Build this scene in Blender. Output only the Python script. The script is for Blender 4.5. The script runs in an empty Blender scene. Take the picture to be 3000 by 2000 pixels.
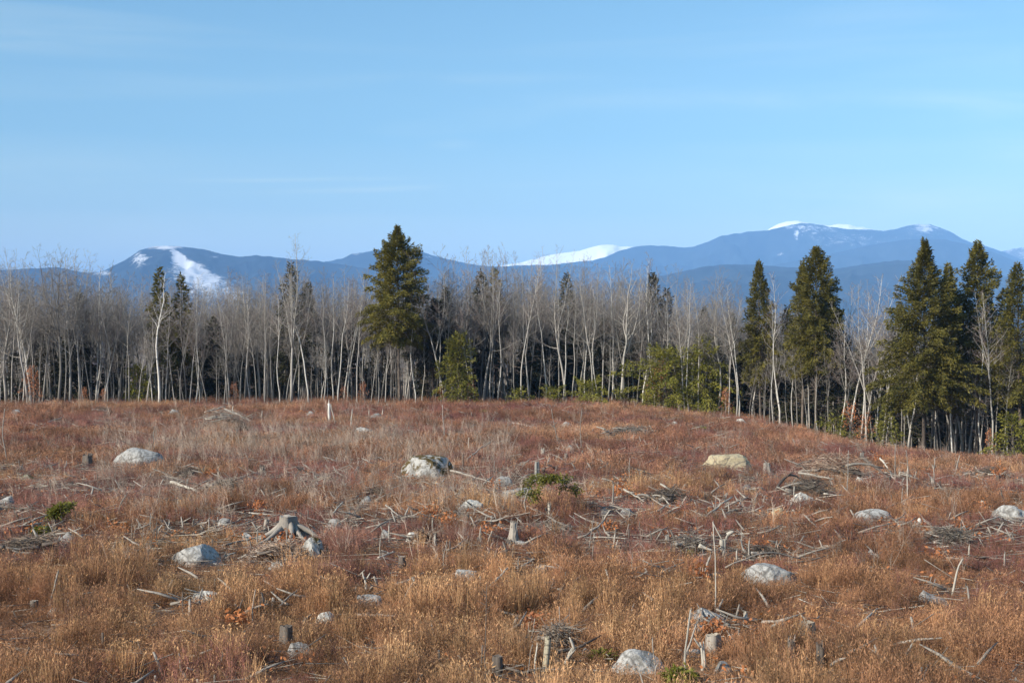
import bpy, bmesh, math, random
import numpy as np
from mathutils import Vector, Matrix, noise

rad = math.radians
sc = bpy.context.scene
F = 50.0 / 36.0 * 3000.0      # focal length in photo pixels (3000 wide)
EYE = 6.0                     # eye height above the near ground
HZ = 1000.0                   # horizon row of the photograph

# ------------------------------------------------------------------ camera, sky, sun, exposure
cam_data = bpy.data.cameras.new('camera')
cam_data.lens = 50.0
cam_data.sensor_width = 36.0
cam_data.clip_start = 0.5
cam_data.clip_end = 90000.0
cam = bpy.data.objects.new('camera', cam_data)
sc.collection.objects.link(cam)
cam.location = (0, 0, EYE)
cam.rotation_euler = (rad(90), 0, 0)
sc.camera = cam

SUN_EL = rad(29)
SUN_AZ = rad(238)             # clockwise from +Y (view direction): behind the camera, to the left
sun_dir = Vector((math.sin(SUN_AZ) * math.cos(SUN_EL), math.cos(SUN_AZ) * math.cos(SUN_EL), math.sin(SUN_EL)))
sun_data = bpy.data.lights.new('sun', 'SUN')
sun_data.energy = 5.0
sun_data.angle = rad(0.53)
sun_data.color = (1.0, 0.93, 0.82)
sun = bpy.data.objects.new('sun', sun_data)
sc.collection.objects.link(sun)
sun.rotation_euler = sun_dir.to_track_quat('Z', 'Y').to_euler()

world = bpy.data.worlds.new('World')
sc.world = world
world.use_nodes = True
wn, wl = world.node_tree.nodes, world.node_tree.links
wn.clear()
w_out = wn.new('ShaderNodeOutputWorld')
w_bg = wn.new('ShaderNodeBackground')
w_sky = wn.new('ShaderNodeTexSky')
w_sky.sky_type = 'NISHITA'
w_sky.sun_disc = False
w_sky.sun_elevation = SUN_EL
w_sky.sun_rotation = SUN_AZ
w_sky.altitude = 200
w_sky.air_density = 1.0
w_sky.dust_density = 1.2
w_sky.ozone_density = 1.5
w_bg.inputs['Strength'].default_value = 0.12
# thin cirrus streaks: noise on the view direction divided by its height, drawn out sideways
w_tc = wn.new('ShaderNodeTexCoord')
w_map = wn.new('ShaderNodeMapping'); w_map.inputs['Scale'].default_value = (1.6, 1.6, 20.0)
w_map.inputs['Rotation'].default_value = (0, rad(2.5), 0)
w_no = wn.new('ShaderNodeTexNoise'); w_no.inputs['Scale'].default_value = 1.7
w_no.inputs['Detail'].default_value = 5; w_no.inputs['Roughness'].default_value = 0.5
w_no.inputs['Distortion'].default_value = 0.4
w_r = wn.new('ShaderNodeValToRGB')
w_r.color_ramp.elements[0].position = 0.50; w_r.color_ramp.elements[0].color = (0, 0, 0, 1)
w_r.color_ramp.elements[1].position = 0.80; w_r.color_ramp.elements[1].color = (0.10, 0.10, 0.10, 1)
w_mix = wn.new('ShaderNodeMix'); w_mix.data_type = 'RGBA'
w_mix.inputs[7].default_value = (8.6, 8.4, 5.6, 1)
w_tint = wn.new('ShaderNodeMix'); w_tint.data_type = 'RGBA'; w_tint.blend_type = 'MULTIPLY'
w_tint.inputs[0].default_value = 1.0
w_tint.inputs[7].default_value = (0.68, 0.92, 0.91, 1)
wl.new(w_tc.outputs['Generated'], w_map.inputs['Vector'])
wl.new(w_map.outputs[0], w_no.inputs['Vector'])
wl.new(w_no.outputs['Fac'], w_r.inputs[0])
w_sep = wn.new('ShaderNodeSeparateXYZ'); wl.new(w_tc.outputs['Generated'], w_sep.inputs[0])
w_hr = wn.new('ShaderNodeValToRGB')      # pale band of low, thin haze cloud along the whole horizon
for i_, (p_, c_) in enumerate([(0.0, .90), (.055, .66), (.09, .20), (.14, .03), (.24, 0.0)]):
    if i_ > 1: w_hr.color_ramp.elements.new(p_)
    w_hr.color_ramp.elements[i_].position = p_; w_hr.color_ramp.elements[i_].color = (c_, c_, c_, 1)
wl.new(w_sep.outputs['Z'], w_hr.inputs[0])
w_mx = wn.new('ShaderNodeMath'); w_mx.operation = 'ADD'; w_mx.use_clamp = True
wl.new(w_r.outputs[0], w_mx.inputs[0]); wl.new(w_hr.outputs[0], w_mx.inputs[1])
def w_math(op, a, b=0.0):
    n = wn.new('ShaderNodeMath'); n.operation = op
    for i_, v_ in enumerate((a, b)):
        if isinstance(v_, (int, float)): n.inputs[i_].default_value = v_
        else: wl.new(v_, n.inputs[i_])
    return n.outputs[0]
w_y = w_math('MAXIMUM', w_sep.outputs['Y'], .05)
w_u, w_v = w_math('DIVIDE', w_sep.outputs['X'], w_y), w_math('DIVIDE', w_sep.outputs['Z'], w_y)
w_cmb = wn.new('ShaderNodeCombineXYZ'); wl.new(w_math('MULTIPLY', w_u, 3.0), w_cmb.inputs[0]); wl.new(w_math('MULTIPLY', w_v, 22.0), w_cmb.inputs[1])
w_fn = wn.new('ShaderNodeTexNoise'); w_fn.inputs['Scale'].default_value = 2.2; w_fn.inputs['Detail'].default_value = 7; w_fn.inputs['Roughness'].default_value = .6
w_fn.inputs['Distortion'].default_value = .5; wl.new(w_cmb.outputs[0], w_fn.inputs['Vector'])
w_fib = wn.new('ShaderNodeMapRange'); wl.new(w_fn.outputs['Fac'], w_fib.inputs[0]); w_fib.inputs[1].default_value = .33; w_fib.inputs[2].default_value = .68
w_sum = w_mx.outputs[0]
# separate cirrus wisps: azimuth, height, half length, half width (all tangents), tilt, strength
for u0, v0, L0, W0, sl, am in [(.26, .170, .22, .0065, .0, .15), (.42, .163, .20, .010, .0, .15), (-.156, .1135, .085, .0016, .012, .22), (-.06, .1080, .10, .0020, .03, .26), (-.041, .138, .014, .003, .0, .16),
                               (-.33, .215, .08, .010, .0, .16), (.29, .098, .13, .018, .0, .20), (-.04, .184, .12, .004, .0, .12), (.38, .135, .05, .014, .0, .20), (-.18, .086, .12, .005, .0, .10), (-.33, .12, .10, .02, 0, .12)]:
    du = w_math('SUBTRACT', w_u, u0)
    dv = w_math('SUBTRACT', w_math('SUBTRACT', w_v, v0), w_math('MULTIPLY', du, sl))
    a_, b_ = w_math('DIVIDE', du, L0), w_math('DIVIDE', dv, W0)
    q_ = w_math('MULTIPLY', w_math('ADD', w_math('MULTIPLY', a_, a_), w_math('MULTIPLY', b_, b_)), -1.0)
    w_sum = w_math('ADD', w_sum, w_math('MULTIPLY', w_math('MULTIPLY', w_math('EXPONENT', q_), am * .8), w_fib.outputs[0]))
wl.new(w_math('MINIMUM', w_sum, 1.0), w_mix.inputs[0])
wl.new(w_sky.outputs[0], w_tint.inputs[6])
wl.new(w_tint.outputs[2], w_mix.inputs[6])
wl.new(w_mix.outputs[2], w_bg.inputs['Color'])
wl.new(w_bg.outputs[0], w_out.inputs['Surface'])

sc.view_settings.view_transform = 'Standard'
sc.view_settings.look = 'None'
sc.view_settings.exposure = 0.66
sc.view_settings.gamma = 1.0
sc.view_settings.use_curve_mapping = False
sc.render.engine = 'CYCLES'
sc.cycles.max_bounces = 5
sc.cycles.diffuse_bounces = 3
sc.cycles.volume_bounces = 1
sc.cycles.use_denoising = True

# ------------------------------------------------------------------ helpers
def link(o, parent=None):
    sc.collection.objects.link(o)
    if parent is not None:
        o.parent = parent
    return o

def tag(o, label=None, cat=None, group=None, kind=None):
    if label: o['label'] = label
    if cat: o['category'] = cat
    if group: o['group'] = group
    if kind: o['kind'] = kind
    return o

def empty(name, loc, rz=0.0, s=1.0):
    o = bpy.data.objects.new(name, None)
    o.location = loc
    o.rotation_euler = (0, 0, rz)
    o.scale = (s, s, s)
    o.empty_display_size = 0.3
    return link(o)

class Geo:
    """collects tubes, spikes and small leaf faces; becomes ONE mesh"""
    def __init__(self):
        self.v, self.f3, self.f4, self.n = [], [], [], 0
    def add(self, v, f3=None, f4=None):
        v = np.asarray(v, dtype=np.float32).reshape(-1, 3)
        if f3 is not None and len(f3): self.f3.append(np.asarray(f3, dtype=np.int64).reshape(-1, 3) + self.n)
        if f4 is not None and len(f4): self.f4.append(np.asarray(f4, dtype=np.int64).reshape(-1, 4) + self.n)
        self.v.append(v); self.n += len(v)
    def tube(self, pts, radii, k=5, cap=True):
        P = np.asarray(pts, dtype=float); n = len(P)
        R = np.asarray(radii, dtype=float) * np.ones(n)
        T = np.gradient(P, axis=0)
        T /= np.linalg.norm(T, axis=1, keepdims=True) + 1e-9
        ref = np.array([0, 0, 1.0]) if abs(T[:, 2]).mean() < 0.7 else np.array([1.0, 0, 0])
        A = np.cross(T, ref); A /= np.linalg.norm(A, axis=1, keepdims=True) + 1e-9
        B = np.cross(T, A)
        th = np.arange(k) * 2 * np.pi / k
        V = P[:, None] + R[:, None, None] * (np.cos(th)[None, :, None] * A[:, None] + np.sin(th)[None, :, None] * B[:, None])
        i = np.arange(n - 1)[:, None] * k; j = np.arange(k)[None]; j2 = (j + 1) % k
        q = np.stack([i + j, i + j2, i + k + j2, i + k + j], -1).reshape(-1, 4)
        V = V.reshape(-1, 3); f3 = []
        if cap:
            V = np.vstack([V, P[:1], P[-1:]])
            a, b = n * k, n * k + 1
            for jj in range(k):
                f3.append((a, (jj + 1) % k, jj)); f3.append((b, (n - 1) * k + jj, (n - 1) * k + (jj + 1) % k))
        self.add(V, f3, q)
    def spikes(self, a, b, r):
        """many thin three-sided spikes a -> b"""
        a = np.asarray(a, float); b = np.asarray(b, float)
        if len(a) == 0: return
        r = np.asarray(r) * np.ones(len(a))
        T = b - a; T /= np.linalg.norm(T, axis=1, keepdims=True) + 1e-9
        ref = np.where(np.abs(T[:, 2:3]) > 0.8, np.array([[1.0, 0, 0]]), np.array([[0, 0, 1.0]]))
        A = np.cross(T, ref); A /= np.linalg.norm(A, axis=1, keepdims=True) + 1e-9
        B = np.cross(T, A)
        rr = r[:, None]
        V = np.stack([a + rr * A, a - .5 * rr * A + .87 * rr * B, a - .5 * rr * A - .87 * rr * B, b], 1)
        base = np.arange(len(a))[:, None] * 4
        f = np.concatenate([base + np.array([[0, 1, 3]]), base + np.array([[1, 2, 3]]), base + np.array([[2, 0, 3]])])
        self.add(V.reshape(-1, 3), f)
    def kites(self, c, d, w, rng, nrm=None):
        """leaf-like kites: start c, vector d (length included), width w"""
        c = np.asarray(c, float); d = np.asarray(d, float); n = len(c)
        if n == 0: return
        if nrm is None: nrm = rng.normal(size=(n, 3))
        S = np.cross(d, nrm); S /= np.linalg.norm(S, axis=1, keepdims=True) + 1e-9
        w = (np.asarray(w) * np.ones(n))[:, None]
        m = c + d * .45
        V = np.stack([c, m + S * w * .5, c + d, m - S * w * .5], 1)
        base = np.arange(n)[:, None] * 4
        self.add(V.reshape(-1, 3), None, base + np.array([[0, 1, 2, 3]]))
    def mesh(self, name, mat, smooth=False):
        me = bpy.data.meshes.new(name)
        V = np.vstack(self.v)
        f3 = np.vstack(self.f3) if self.f3 else np.zeros((0, 3), int)
        f4 = np.vstack(self.f4) if self.f4 else np.zeros((0, 4), int)
        me.vertices.add(len(V)); me.vertices.foreach_set('co', V.astype(np.float32).ravel())
        nl = len(f3) * 3 + len(f4) * 4
        me.loops.add(nl); me.loops.foreach_set('vertex_index', np.concatenate([f3.ravel(), f4.ravel()]).astype(np.int32))
        me.polygons.add(len(f3) + len(f4))
        st = np.concatenate([np.arange(len(f3)) * 3, len(f3) * 3 + np.arange(len(f4)) * 4]).astype(np.int32)
        me.polygons.foreach_set('loop_start', st)
        if smooth: me.polygons.foreach_set('use_smooth', np.ones(len(f3) + len(f4), bool))
        me.update(calc_edges=True)
        me.validate()
        me.materials.append(mat)
        return me
    def build(self, name, mat, parent=None, smooth=False):
        return link(bpy.data.objects.new(name, self.mesh(name, mat, smooth)), parent)

def sstep(x, a, b):
    t = np.clip((x - a) / (b - a), 0, 1)
    return t * t * (3 - 2 * t)

def unit(v):
    v = np.asarray(v, float)
    return v / (np.linalg.norm(v) + 1e-9)

# ------------------------------------------------------------------ materials
class NT:
    def __init__(self, name, rough=0.9, spec=0.2):
        self.m = bpy.data.materials.new(name); self.m.use_nodes = True
        self.nt = self.m.node_tree; self.N = self.nt.nodes; self.L = self.nt.links
        self.bsdf = self.N['Principled BSDF']
        self.bsdf.inputs['Roughness'].default_value = rough
        self.bsdf.inputs['Specular IOR Level'].default_value = spec
    def node(self, t, **kw):
        n = self.N.new(t)
        for k, v in kw.items(): setattr(n, k, v)
        return n
    def coord(self, kind):
        if kind == 'world': return self.node('ShaderNodeNewGeometry').outputs['Position']
        return self.node('ShaderNodeTexCoord').outputs['Object']
    def noise(self, co, scale, detail=4, rough=.55, dist=0.0, stretch=None, offset=None):
        if stretch or offset:
            mp = self.node('ShaderNodeMapping')
            if stretch: mp.inputs['Scale'].default_value = stretch
            if offset: mp.inputs['Location'].default_value = offset
            self.L.new(co, mp.inputs['Vector']); co = mp.outputs[0]
        n = self.node('ShaderNodeTexNoise')
        n.inputs['Scale'].default_value = scale; n.inputs['Detail'].default_value = detail
        n.inputs['Roughness'].default_value = rough; n.inputs['Distortion'].default_value = dist
        self.L.new(co, n.inputs['Vector'])
        return n.outputs['Fac']
    def ramp(self, fac, stops):
        r = self.node('ShaderNodeValToRGB')
        e = r.color_ramp.elements
        while len(e) < len(stops): e.new(0.5)
        for i, (p, c) in enumerate(stops):
            e[i].position = p; e[i].color = (c[0], c[1], c[2], 1) if not isinstance(c, (int, float)) else (c, c, c, 1)
        self.L.new(fac, r.inputs[0])
        return r.outputs[0]
    def mix(self, fac, a, b, blend='MIX'):
        m = self.node('ShaderNodeMix', data_type='RGBA', blend_type=blend)
        for idx, val in ((0, fac), (6, a), (7, b)):
            if isinstance(val, (int, float)): m.inputs[idx].default_value = val
            elif isinstance(val, tuple): m.inputs[idx].default_value = (val[0], val[1], val[2], 1)
            else: self.L.new(val, m.inputs[idx])
        return m.outputs[2]
    def math(self, op, a, b):
        m = self.node('ShaderNodeMath', operation=op)
        for idx, val in ((0, a), (1, b)):
            if isinstance(val, (int, float)): m.inputs[idx].default_value = val
            else: self.L.new(val, m.inputs[idx])
        return m.outputs[0]
    def rnd(self): return self.node('ShaderNodeObjectInfo').outputs['Random']
    def color(self, c):
        if isinstance(c, tuple): self.bsdf.inputs['Base Color'].default_value = (c[0], c[1], c[2], 1)
        else: self.L.new(c, self.bsdf.inputs['Base Color'])
        return self
    def bump(self, h, strength=.5, dist=.02):
        b = self.node('ShaderNodeBump'); b.inputs['Strength'].default_value = strength
        b.inputs['Distance'].default_value = dist
        self.L.new(h, b.inputs['Height']); self.L.new(b.outputs[0], self.bsdf.inputs['Normal'])
        return self
    def translucent(self, col, amt):
        t = self.node('ShaderNodeBsdfTranslucent'); mx = self.node('ShaderNodeMixShader')
        mx.inputs[0].default_value = amt
        if isinstance(col, tuple): t.inputs[0].default_value = (col[0], col[1], col[2], 1)
        else: self.L.new(col, t.inputs[0])
        out = self.N['Material Output']
        self.L.new(self.bsdf.outputs[0], mx.inputs[1]); self.L.new(t.outputs[0], mx.inputs[2])
        self.L.new(mx.outputs[0], out.inputs['Surface'])
        return self

M = {}
# ground: litter, bare soil, dead leaves
t = NT('field_soil'); co = t.coord('world')
c = t.ramp(t.noise(co, .35, 6, .65), [(.3, (.10, .055, .035)), (.5, (.17, .095, .06)), (.7, (.24, .14, .08))])
c = t.mix(t.ramp(t.noise(co, 5, 5, .7), [(.5, 0.0), (.62, .7)]), c, (.30, .20, .14))
M['ground'] = t.color(c).bump(t.noise(co, 6, 5, .7), .8, .1).m

def veg(name, stops, warm, tr=.25, scale=.05, lo=.30):
    t = NT(name, .8, .25); co = t.coord('world')
    base = t.ramp(t.noise(co, scale, 5, .65, .6), stops)
    r = t.rnd()
    patch = t.ramp(t.noise(co, .22, 4, .7, .5, None, (31, 7, 0)), [(.36, .62), (.5, .95), (.64, 1.30)])
    base = t.mix(1.0, base, patch, 'MULTIPLY')
    base = t.mix(t.ramp(r, [(0, 0.0), (1, .55)]), base, warm)
    var = t.ramp(t.math('FRACT', t.math('MULTIPLY', r, 7.31), 0.0), [(0, lo), (1, 1.38)])
    base = t.mix(1.0, base, var, 'MULTIPLY')
    t.color(base)
    if tr: t.translucent(base, tr)
    return t.m
M['grass'] = veg('dry_grass_blades', [(.35, (.31, .15, .082)), (.5, (.48, .26, .13)), (.62, (.62, .39, .20))], (.34, .145, .085))
M['grass_far'] = veg('far_grass_blades', [(.35, (.35, .165, .10)), (.5, (.46, .245, .135)), (.65, (.60, .36, .19))], (.34, .14, .095))
M['straw'] = veg('tall_straw_blades', [(.35, (.44, .22, .10)), (.5, (.58, .34, .165)), (.65, (.70, .46, .24))], (.42, .20, .10), lo=.4)
M['red_twig'] = veg('red_shrub_twigs', [(.35, (.24, .095, .075)), (.5, (.31, .14, .10)), (.65, (.43, .23, .15))], (.22, .08, .075), .1)
M['grey_twig'] = veg('grey_whip_bark', [(.35, (.38, .29, .22)), (.6, (.48, .39, .31))], (.30, .20, .15), .0)
M['dark_weed'] = veg('dark_weed_stems', [(.35, (.15, .075, .045)), (.6, (.20, .10, .055))], (.12, .05, .04), .0)
t = NT('oak_leaf', .7, .3); t.color(t.mix(t.rnd(), (.52, .20, .075), (.33, .125, .055))); t.translucent((.6, .22, .06), .3); M['oak_leaf'] = t.m
t = NT('beech_leaf', .7, .3); t.color(t.mix(t.noise(t.coord('object'), 1.5, 2), (.70, .26, .10), (.45, .20, .10))); t.translucent((.65, .28, .12), .3); M['beech_leaf'] = t.m

# bark
def bark(name, a, b, dark, bandscale=9.0, bandthr=(.60, .68), stretch=(1, 1, .5)):
    t = NT(name, .85, .2); co = t.coord('object')
    base = t.mix(t.noise(co, 3.0, 4, .6, 0, (1, 1, .3)), a, b)
    band = t.ramp(t.noise(co, 1.0, 3, .7, 0, (bandscale * .4, bandscale * .4, bandscale)), [(bandthr[0], 0.0), (bandthr[1], 1.0)])
    base = t.mix(band, base, dark)
    var = t.ramp(t.rnd(), [(0, .42), (1, 1.12)])
    t.color(t.mix(1.0, base, var, 'MULTIPLY'))
    t.bump(t.noise(co, 14, 4, .7, 0, (1, 1, .35)), .4, .02)
    return t.m
M['bark_grey'] = bark('grey_bark', (.48, .445, .40), (.31, .28, .245), (.19, .165, .14), 2.5, (.60, .75))
M['bark_birch'] = bark('white_birch_bark', (.70, .66, .60), (.52, .48, .42), (.06, .05, .045), 5.0, (.60, .66))
M['birch_old'] = bark('old_peeling_birch_bark', (.40, .36, .27), (.28, .24, .17), (.06, .05, .04), 7.0, (.52, .60))
M['bark_dark'] = bark('rough_brown_bark', (.22, .175, .14), (.14, .11, .09), (.07, .055, .045), 4)
t = NT('thin_twigs', .8, .2); t.color(t.mix(t.rnd(), (.27, .24, .215), (.165, .143, .125))); M['twig'] = t.m
t = NT('reddish_thin_twigs', .8, .2); t.color(t.mix(t.rnd(), (.26, .20, .175), (.17, .13, .115))); M['twig_red'] = t.m

def needles(name, a, b, c_, tr=.15):
    t = NT(name, .65, .3); co = t.coord('object')
    col = t.ramp(t.noise(co, .9, 4, .65), [(.32, a), (.5, b), (.68, c_)])
    var = t.ramp(t.rnd(), [(0, .8), (1, 1.15)])
    col = t.mix(1.0, col, var, 'MULTIPLY')
    t.color(col); t.translucent(col, tr)
    return t.m
M['hemlock'] = needles('hemlock_needles', (.075, .070, .014), (.15, .130, .024), (.25, .205, .042), .3)
M['spruce'] = needles('dark_evergreen_needles', (.032, .034, .016), (.052, .051, .022), (.08, .072, .03), .12)
M['young'] = needles('young_evergreen_needles', (.115, .118, .018), (.20, .19, .028), (.32, .275, .05), .3)

# wood and stone
def wood(name, a, b, crack=(.08, .065, .055), thr=(.55, .7)):
    t = NT(name, .85, .2); co = t.coord('object')
    base = t.mix(t.noise(co, 4, 5, .6, .3), a, b)
    base = t.mix(t.ramp(t.noise(co, 16, 4, .7, 0, (1, 1, .25)), [(thr[0], 0.0), (thr[1], .7)]), base, crack)
    var = t.ramp(t.rnd(), [(0, .72), (1, 1.15)])
    t.color(t.mix(1.0, base, var, 'MULTIPLY'))
    t.bump(t.noise(co, 22, 4, .7, 0, (1, 1, .3)), .6, .015)
    return t.m
M['wood_grey'] = wood('weathered_grey_wood', (.38, .335, .285), (.24, .205, .175))
M['wood_pale'] = wood('bleached_pale_wood', (.52, .47, .395), (.37, .325, .27), thr=(.62, .75))
M['wood_dark'] = wood('dark_old_wood', (.17, .14, .115), (.10, .08, .07))
M['cut_face'] = wood('sawn_wood_face', (.42, .36, .28), (.34, .28, .215))
def stone(name, a, b, lichen, moss=None, lthr=(.52, .6), mthr=(.5, .56)):
    t = NT(name, .9, .25); co = t.coord('object')
    base = t.mix(t.noise(co, 1.6, 5, .6), a, b)
    base = t.mix(t.ramp(t.noise(co, 7, 6, .75), [(lthr[0] - .04, 0.0), (lthr[1] - .02, .9)]), base, lichen)
    v_ = t.node('ShaderNodeTexVoronoi', feature='DISTANCE_TO_EDGE'); v_.inputs['Scale'].default_value = 1.1
    wp = t.node('ShaderNodeMix', data_type='VECTOR'); nn_ = t.node('ShaderNodeTexNoise'); nn_.inputs['Scale'].default_value = 1.5; t.L.new(co, nn_.inputs['Vector'])
    wp.inputs[0].default_value = .35; t.L.new(co, wp.inputs[4]); t.L.new(nn_.outputs['Color'], wp.inputs[5]); t.L.new(wp.outputs[1], v_.inputs['Vector'])
    base = t.mix(t.ramp(v_.outputs['Distance'], [(.0, .75), (.035, 0.0)]), base, (.10, .09, .08))
    base = t.mix(t.ramp(t.noise(co, 40, 2, .5), [(.45, 0.0), (.65, .35)]), base, (.16, .15, .14))
    if moss:
        g = t.node('ShaderNodeNewGeometry'); s = t.node('ShaderNodeSeparateXYZ'); t.L.new(g.outputs['Normal'], s.inputs[0])
        up = t.ramp(s.outputs['Z'], [(.15, 0.0), (.7, .16)])
        f = t.math('ADD', t.noise(co, 1.9, 4, .6, .5), up)
        base = t.mix(t.ramp(f, [(mthr[0], 0.0), (mthr[1], 1.0)]), base, moss)
    t.color(base)
    t.bump(t.noise(co, 9, 6, .7), .8, .05)
    return t.m
M['granite'] = stone('pale_granite', (.48, .462, .44), (.34, .325, .305), (.19, .178, .16))
M['granite_white'] = stone('white_quartzy_granite', (.66, .64, .60), (.52, .47, .39), (.45, .40, .32), lthr=(.58, .66))
M['granite_grey'] = stone('grey_granite', (.36, .345, .33), (.27, .255, .24), (.17, .16, .145))
M['granite_moss'] = stone('mossy_granite', (.50, .48, .45), (.34, .325, .30), (.20, .18, .155), moss=(.085, .055, .015), mthr=(.60, .66))
M['granite_tan'] = stone('yellow_tan_granite', (.50, .39, .20), (.42, .36, .27), (.24, .20, .15), lthr=(.54, .64))
M['granite_green'] = stone('green_stained_granite', (.27, .26, .20), (.20, .20, .15), (.12, .12, .07), moss=(.09, .09, .02), mthr=(.58, .66))
M['moss'] = needles('moss_cushion', (.10, .08, .02), (.14, .11, .03), (.18, .15, .05), 0.02)

# ------------------------------------------------------------------ terrain
def edge(x):
    """distance at which the forest begins"""
    return 126.0 - 4.0 * sstep(x, 8, 18) - 21.0 * sstep(x, 16, 38) - 3 * sstep(-x, 25, 45)

def vnoise(x, y, s, seed):
    return noise.noise(Vector((x * s + seed * 13.7, y * s - seed * 5.1, seed * 2.3)))

def ground_z(x, y):
    z = 0.35 * float(sstep(y, 60, 120))
    drop = -0.8 * float(sstep(x, 8, 18)) - 2.3 * float(sstep(x, 16, 32)) - .8 * float(sstep(x, 40, 90))
    z += drop * float(sstep(y, 50, 112))
    near = float(1 - sstep(math.hypot(x, y), 250, 500))
    z += near * (0.22 * vnoise(x, y, .07, 1) + .16 * vnoise(x, y, .2, 2) + .08 * vnoise(x, y, .5, 4))
    beyond = y - float(edge(np.array(x)))
    if beyond > 0:
        z -= 3.5 * float(sstep(beyond, 5, 120)) + 38 * float(sstep(beyond, 100, 2500))
    return z

def at(px, py):
    """the ground point seen at photo pixel (px, py)"""
    u = (px - 1500.0) / F; v = -(py - HZ) / F
    d = 14.0; f_prev = None
    while d < 200:
        f = EYE + v * d - ground_z(u * d, d)
        if f <= 0: break
        d += .8
    lo, hi = d - .8, d
    for _ in range(14):
        m = .5 * (lo + hi)
        if EYE + v * m - ground_z(u * m, m) > 0: lo = m
        else: hi = m
    d = .5 * (lo + hi)
    return Vector((u * d, d, ground_z(u * d, d)))

def put(x, y, dz=0.0): return Vector((x, y, ground_z(x, y) + dz))

def spaced(n, near, farr, k):
    t = np.linspace(-1, 1, n)
    return np.sinh(t * k) / np.sinh(k) * farr
gx = np.unique(np.concatenate([np.linspace(-95, 95, 230), spaced(120, 1, 28000, 7.5)]))
gy = np.unique(np.concatenate([np.linspace(10, 200, 230), spaced(120, 1, 28000, 7.5)]))
GV = np.array([(x, y, ground_z(x, y)) for y in gy for x in gx], dtype=np.float32)
nx, ny = len(gx), len(gy)
ii = np.arange(ny - 1)[:, None] * nx + np.arange(nx - 1)[None]
g = Geo(); g.add(GV, None, np.stack([ii, ii + 1, ii + nx + 1, ii + nx], -1).reshape(-1, 4))
ground = g.build('ground', M['ground'], smooth=True); tag(ground, kind='structure')

# ------------------------------------------------------------------ mountains
def mountain_mat(name, forest, snow, thr, amount):
    t = NT(name, .95, .05)
    co = t.coord('object')
    base = t.mix(t.ramp(t.noise(co, .0035, 8, .75), [(.35, 0.0), (.65, 1.0)]), forest, (forest[0] * 2.8, forest[1] * 2.4, forest[2] * 2.1))
    a = t.node('ShaderNodeAttribute'); a.attribute_name = 'snow'
    n = t.noise(co, .014, 9, .8, 0, (1, 1, 1.6))
    f = t.math('ADD', a.outputs['Fac'], t.math('MULTIPLY', t.math('SUBTRACT', n, .5), amount))
    m = t.ramp(f, [(thr[0], 0.0), (thr[1], 1.0)])
    t.color(t.mix(m, base, snow))
    return t.m
M['mt_forest'] = mountain_mat('forested_mountain', (.011, .016, .020), (.66, .66, .68), (.40, .64), 1.7)
M['mt_snow'] = mountain_mat('snow_covered_mountain', (.05, .055, .06), (.92, .93, .95), (.30, .42), .5)

def mountain(name, prof, D, depth, mat, snow_fn, label, seed, x0=-500, x1=3500, rough=.26):
    P = np.array(prof, float)
    us = np.arange(x0, x1 + 1, 7.0)
    ys = np.interp(us, P[:, 0], P[:, 1])
    vs = np.concatenate([-np.linspace(1, 0, 34) ** 1.3, np.linspace(.1, 1, 8)])
    V, S = [], []
    for v in vs:
        for u, yy in zip(us, ys):
            rr = D * (1 + depth * v)
            h0 = (HZ - yy) / F * D + EYE
            jag = noise.noise(Vector((u * .05, seed, 0))) * .006 * D * .25 + noise.noise(Vector((u * .2, seed, 3))) * .0007 * D
            if v < 0:
                fall = 1 - abs(v) ** 1.15
            else:
                fall = 1 - abs(v) ** 1.5
            X = (u - 1500) / F * rr; Y = rr
            rn = 1 - abs(noise.fractal(Vector((X / (D * .07), Y / (D * .12), seed)), .9, 2.1, 5)) * 1.6
            amp = rough * h0 * min(1, abs(v) * 3.5) * (1 - abs(v) * .6)
            z = -60 + (h0 + 60 + jag * .3) * fall + amp * (rn - .75)
            zz = min(z, -60 + (h0 + 60 + jag * .3) * (rr / D) * (1 - .25 * abs(v))) if v < 0 else z
            V.append((X, Y, zz)); S.append(snow_fn(u, HZ - (zz - EYE) / rr * F, v))
    n = len(us); i = np.arange(len(vs) - 1)[:, None] * n + np.arange(n - 1)[None]
    g = Geo(); g.add(np.array(V), None, np.stack([i, i + 1, i + n + 1, i + n], -1).reshape(-1, 4))
    o = g.build(name, M[mat], smooth=True)
    at_ = o.data.attributes.new('snow', 'FLOAT', 'POINT'); at_.data.foreach_set('value', np.array(S, dtype=np.float32))
    tag(o, label, kind='structure')
    return o

def bell(x, c, w): return math.exp(-((x - c) / w) ** 2)
pA = [(-500, 850), (-200, 800), (0, 791), (100, 786), (170, 783), (255, 800), (300, 795), (370, 760), (410, 733), (440, 724), (470, 720), (510, 720), (560, 726),
      (600, 731), (650, 744), (700, 752), (750, 748), (800, 752), (860, 760), (930, 764), (1100, 790), (1300, 830), (1600, 870), (3500, 900)]
def snA(u, y, v):
    s = .75 * bell(u, 480, 75) * bell(y, 724, 9)
    # open snowy face running down to the right of the summit
    cx = 515 + (y - 740) * .95; w = 14 + (y - 740) * 1.1
    if y > 734: s = max(s, (.98 - .0034 * (y - 740)) * bell(u, cx, max(w, 14)))
    s = max(s, .55 * bell(u, 410, 40) * bell(y, 760, 30), .55 * bell(u, 300, 45) * bell(y, 800, 16))
    s = max(s, .5 * bell(u, 630, 25) * bell(y, 752, 6))
    return s
mountain('mountain', pA, 8500, .30, 'mt_forest', snA, 'forested blue mountain with an open snowy ledge face below its rounded summit', 3)
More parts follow.
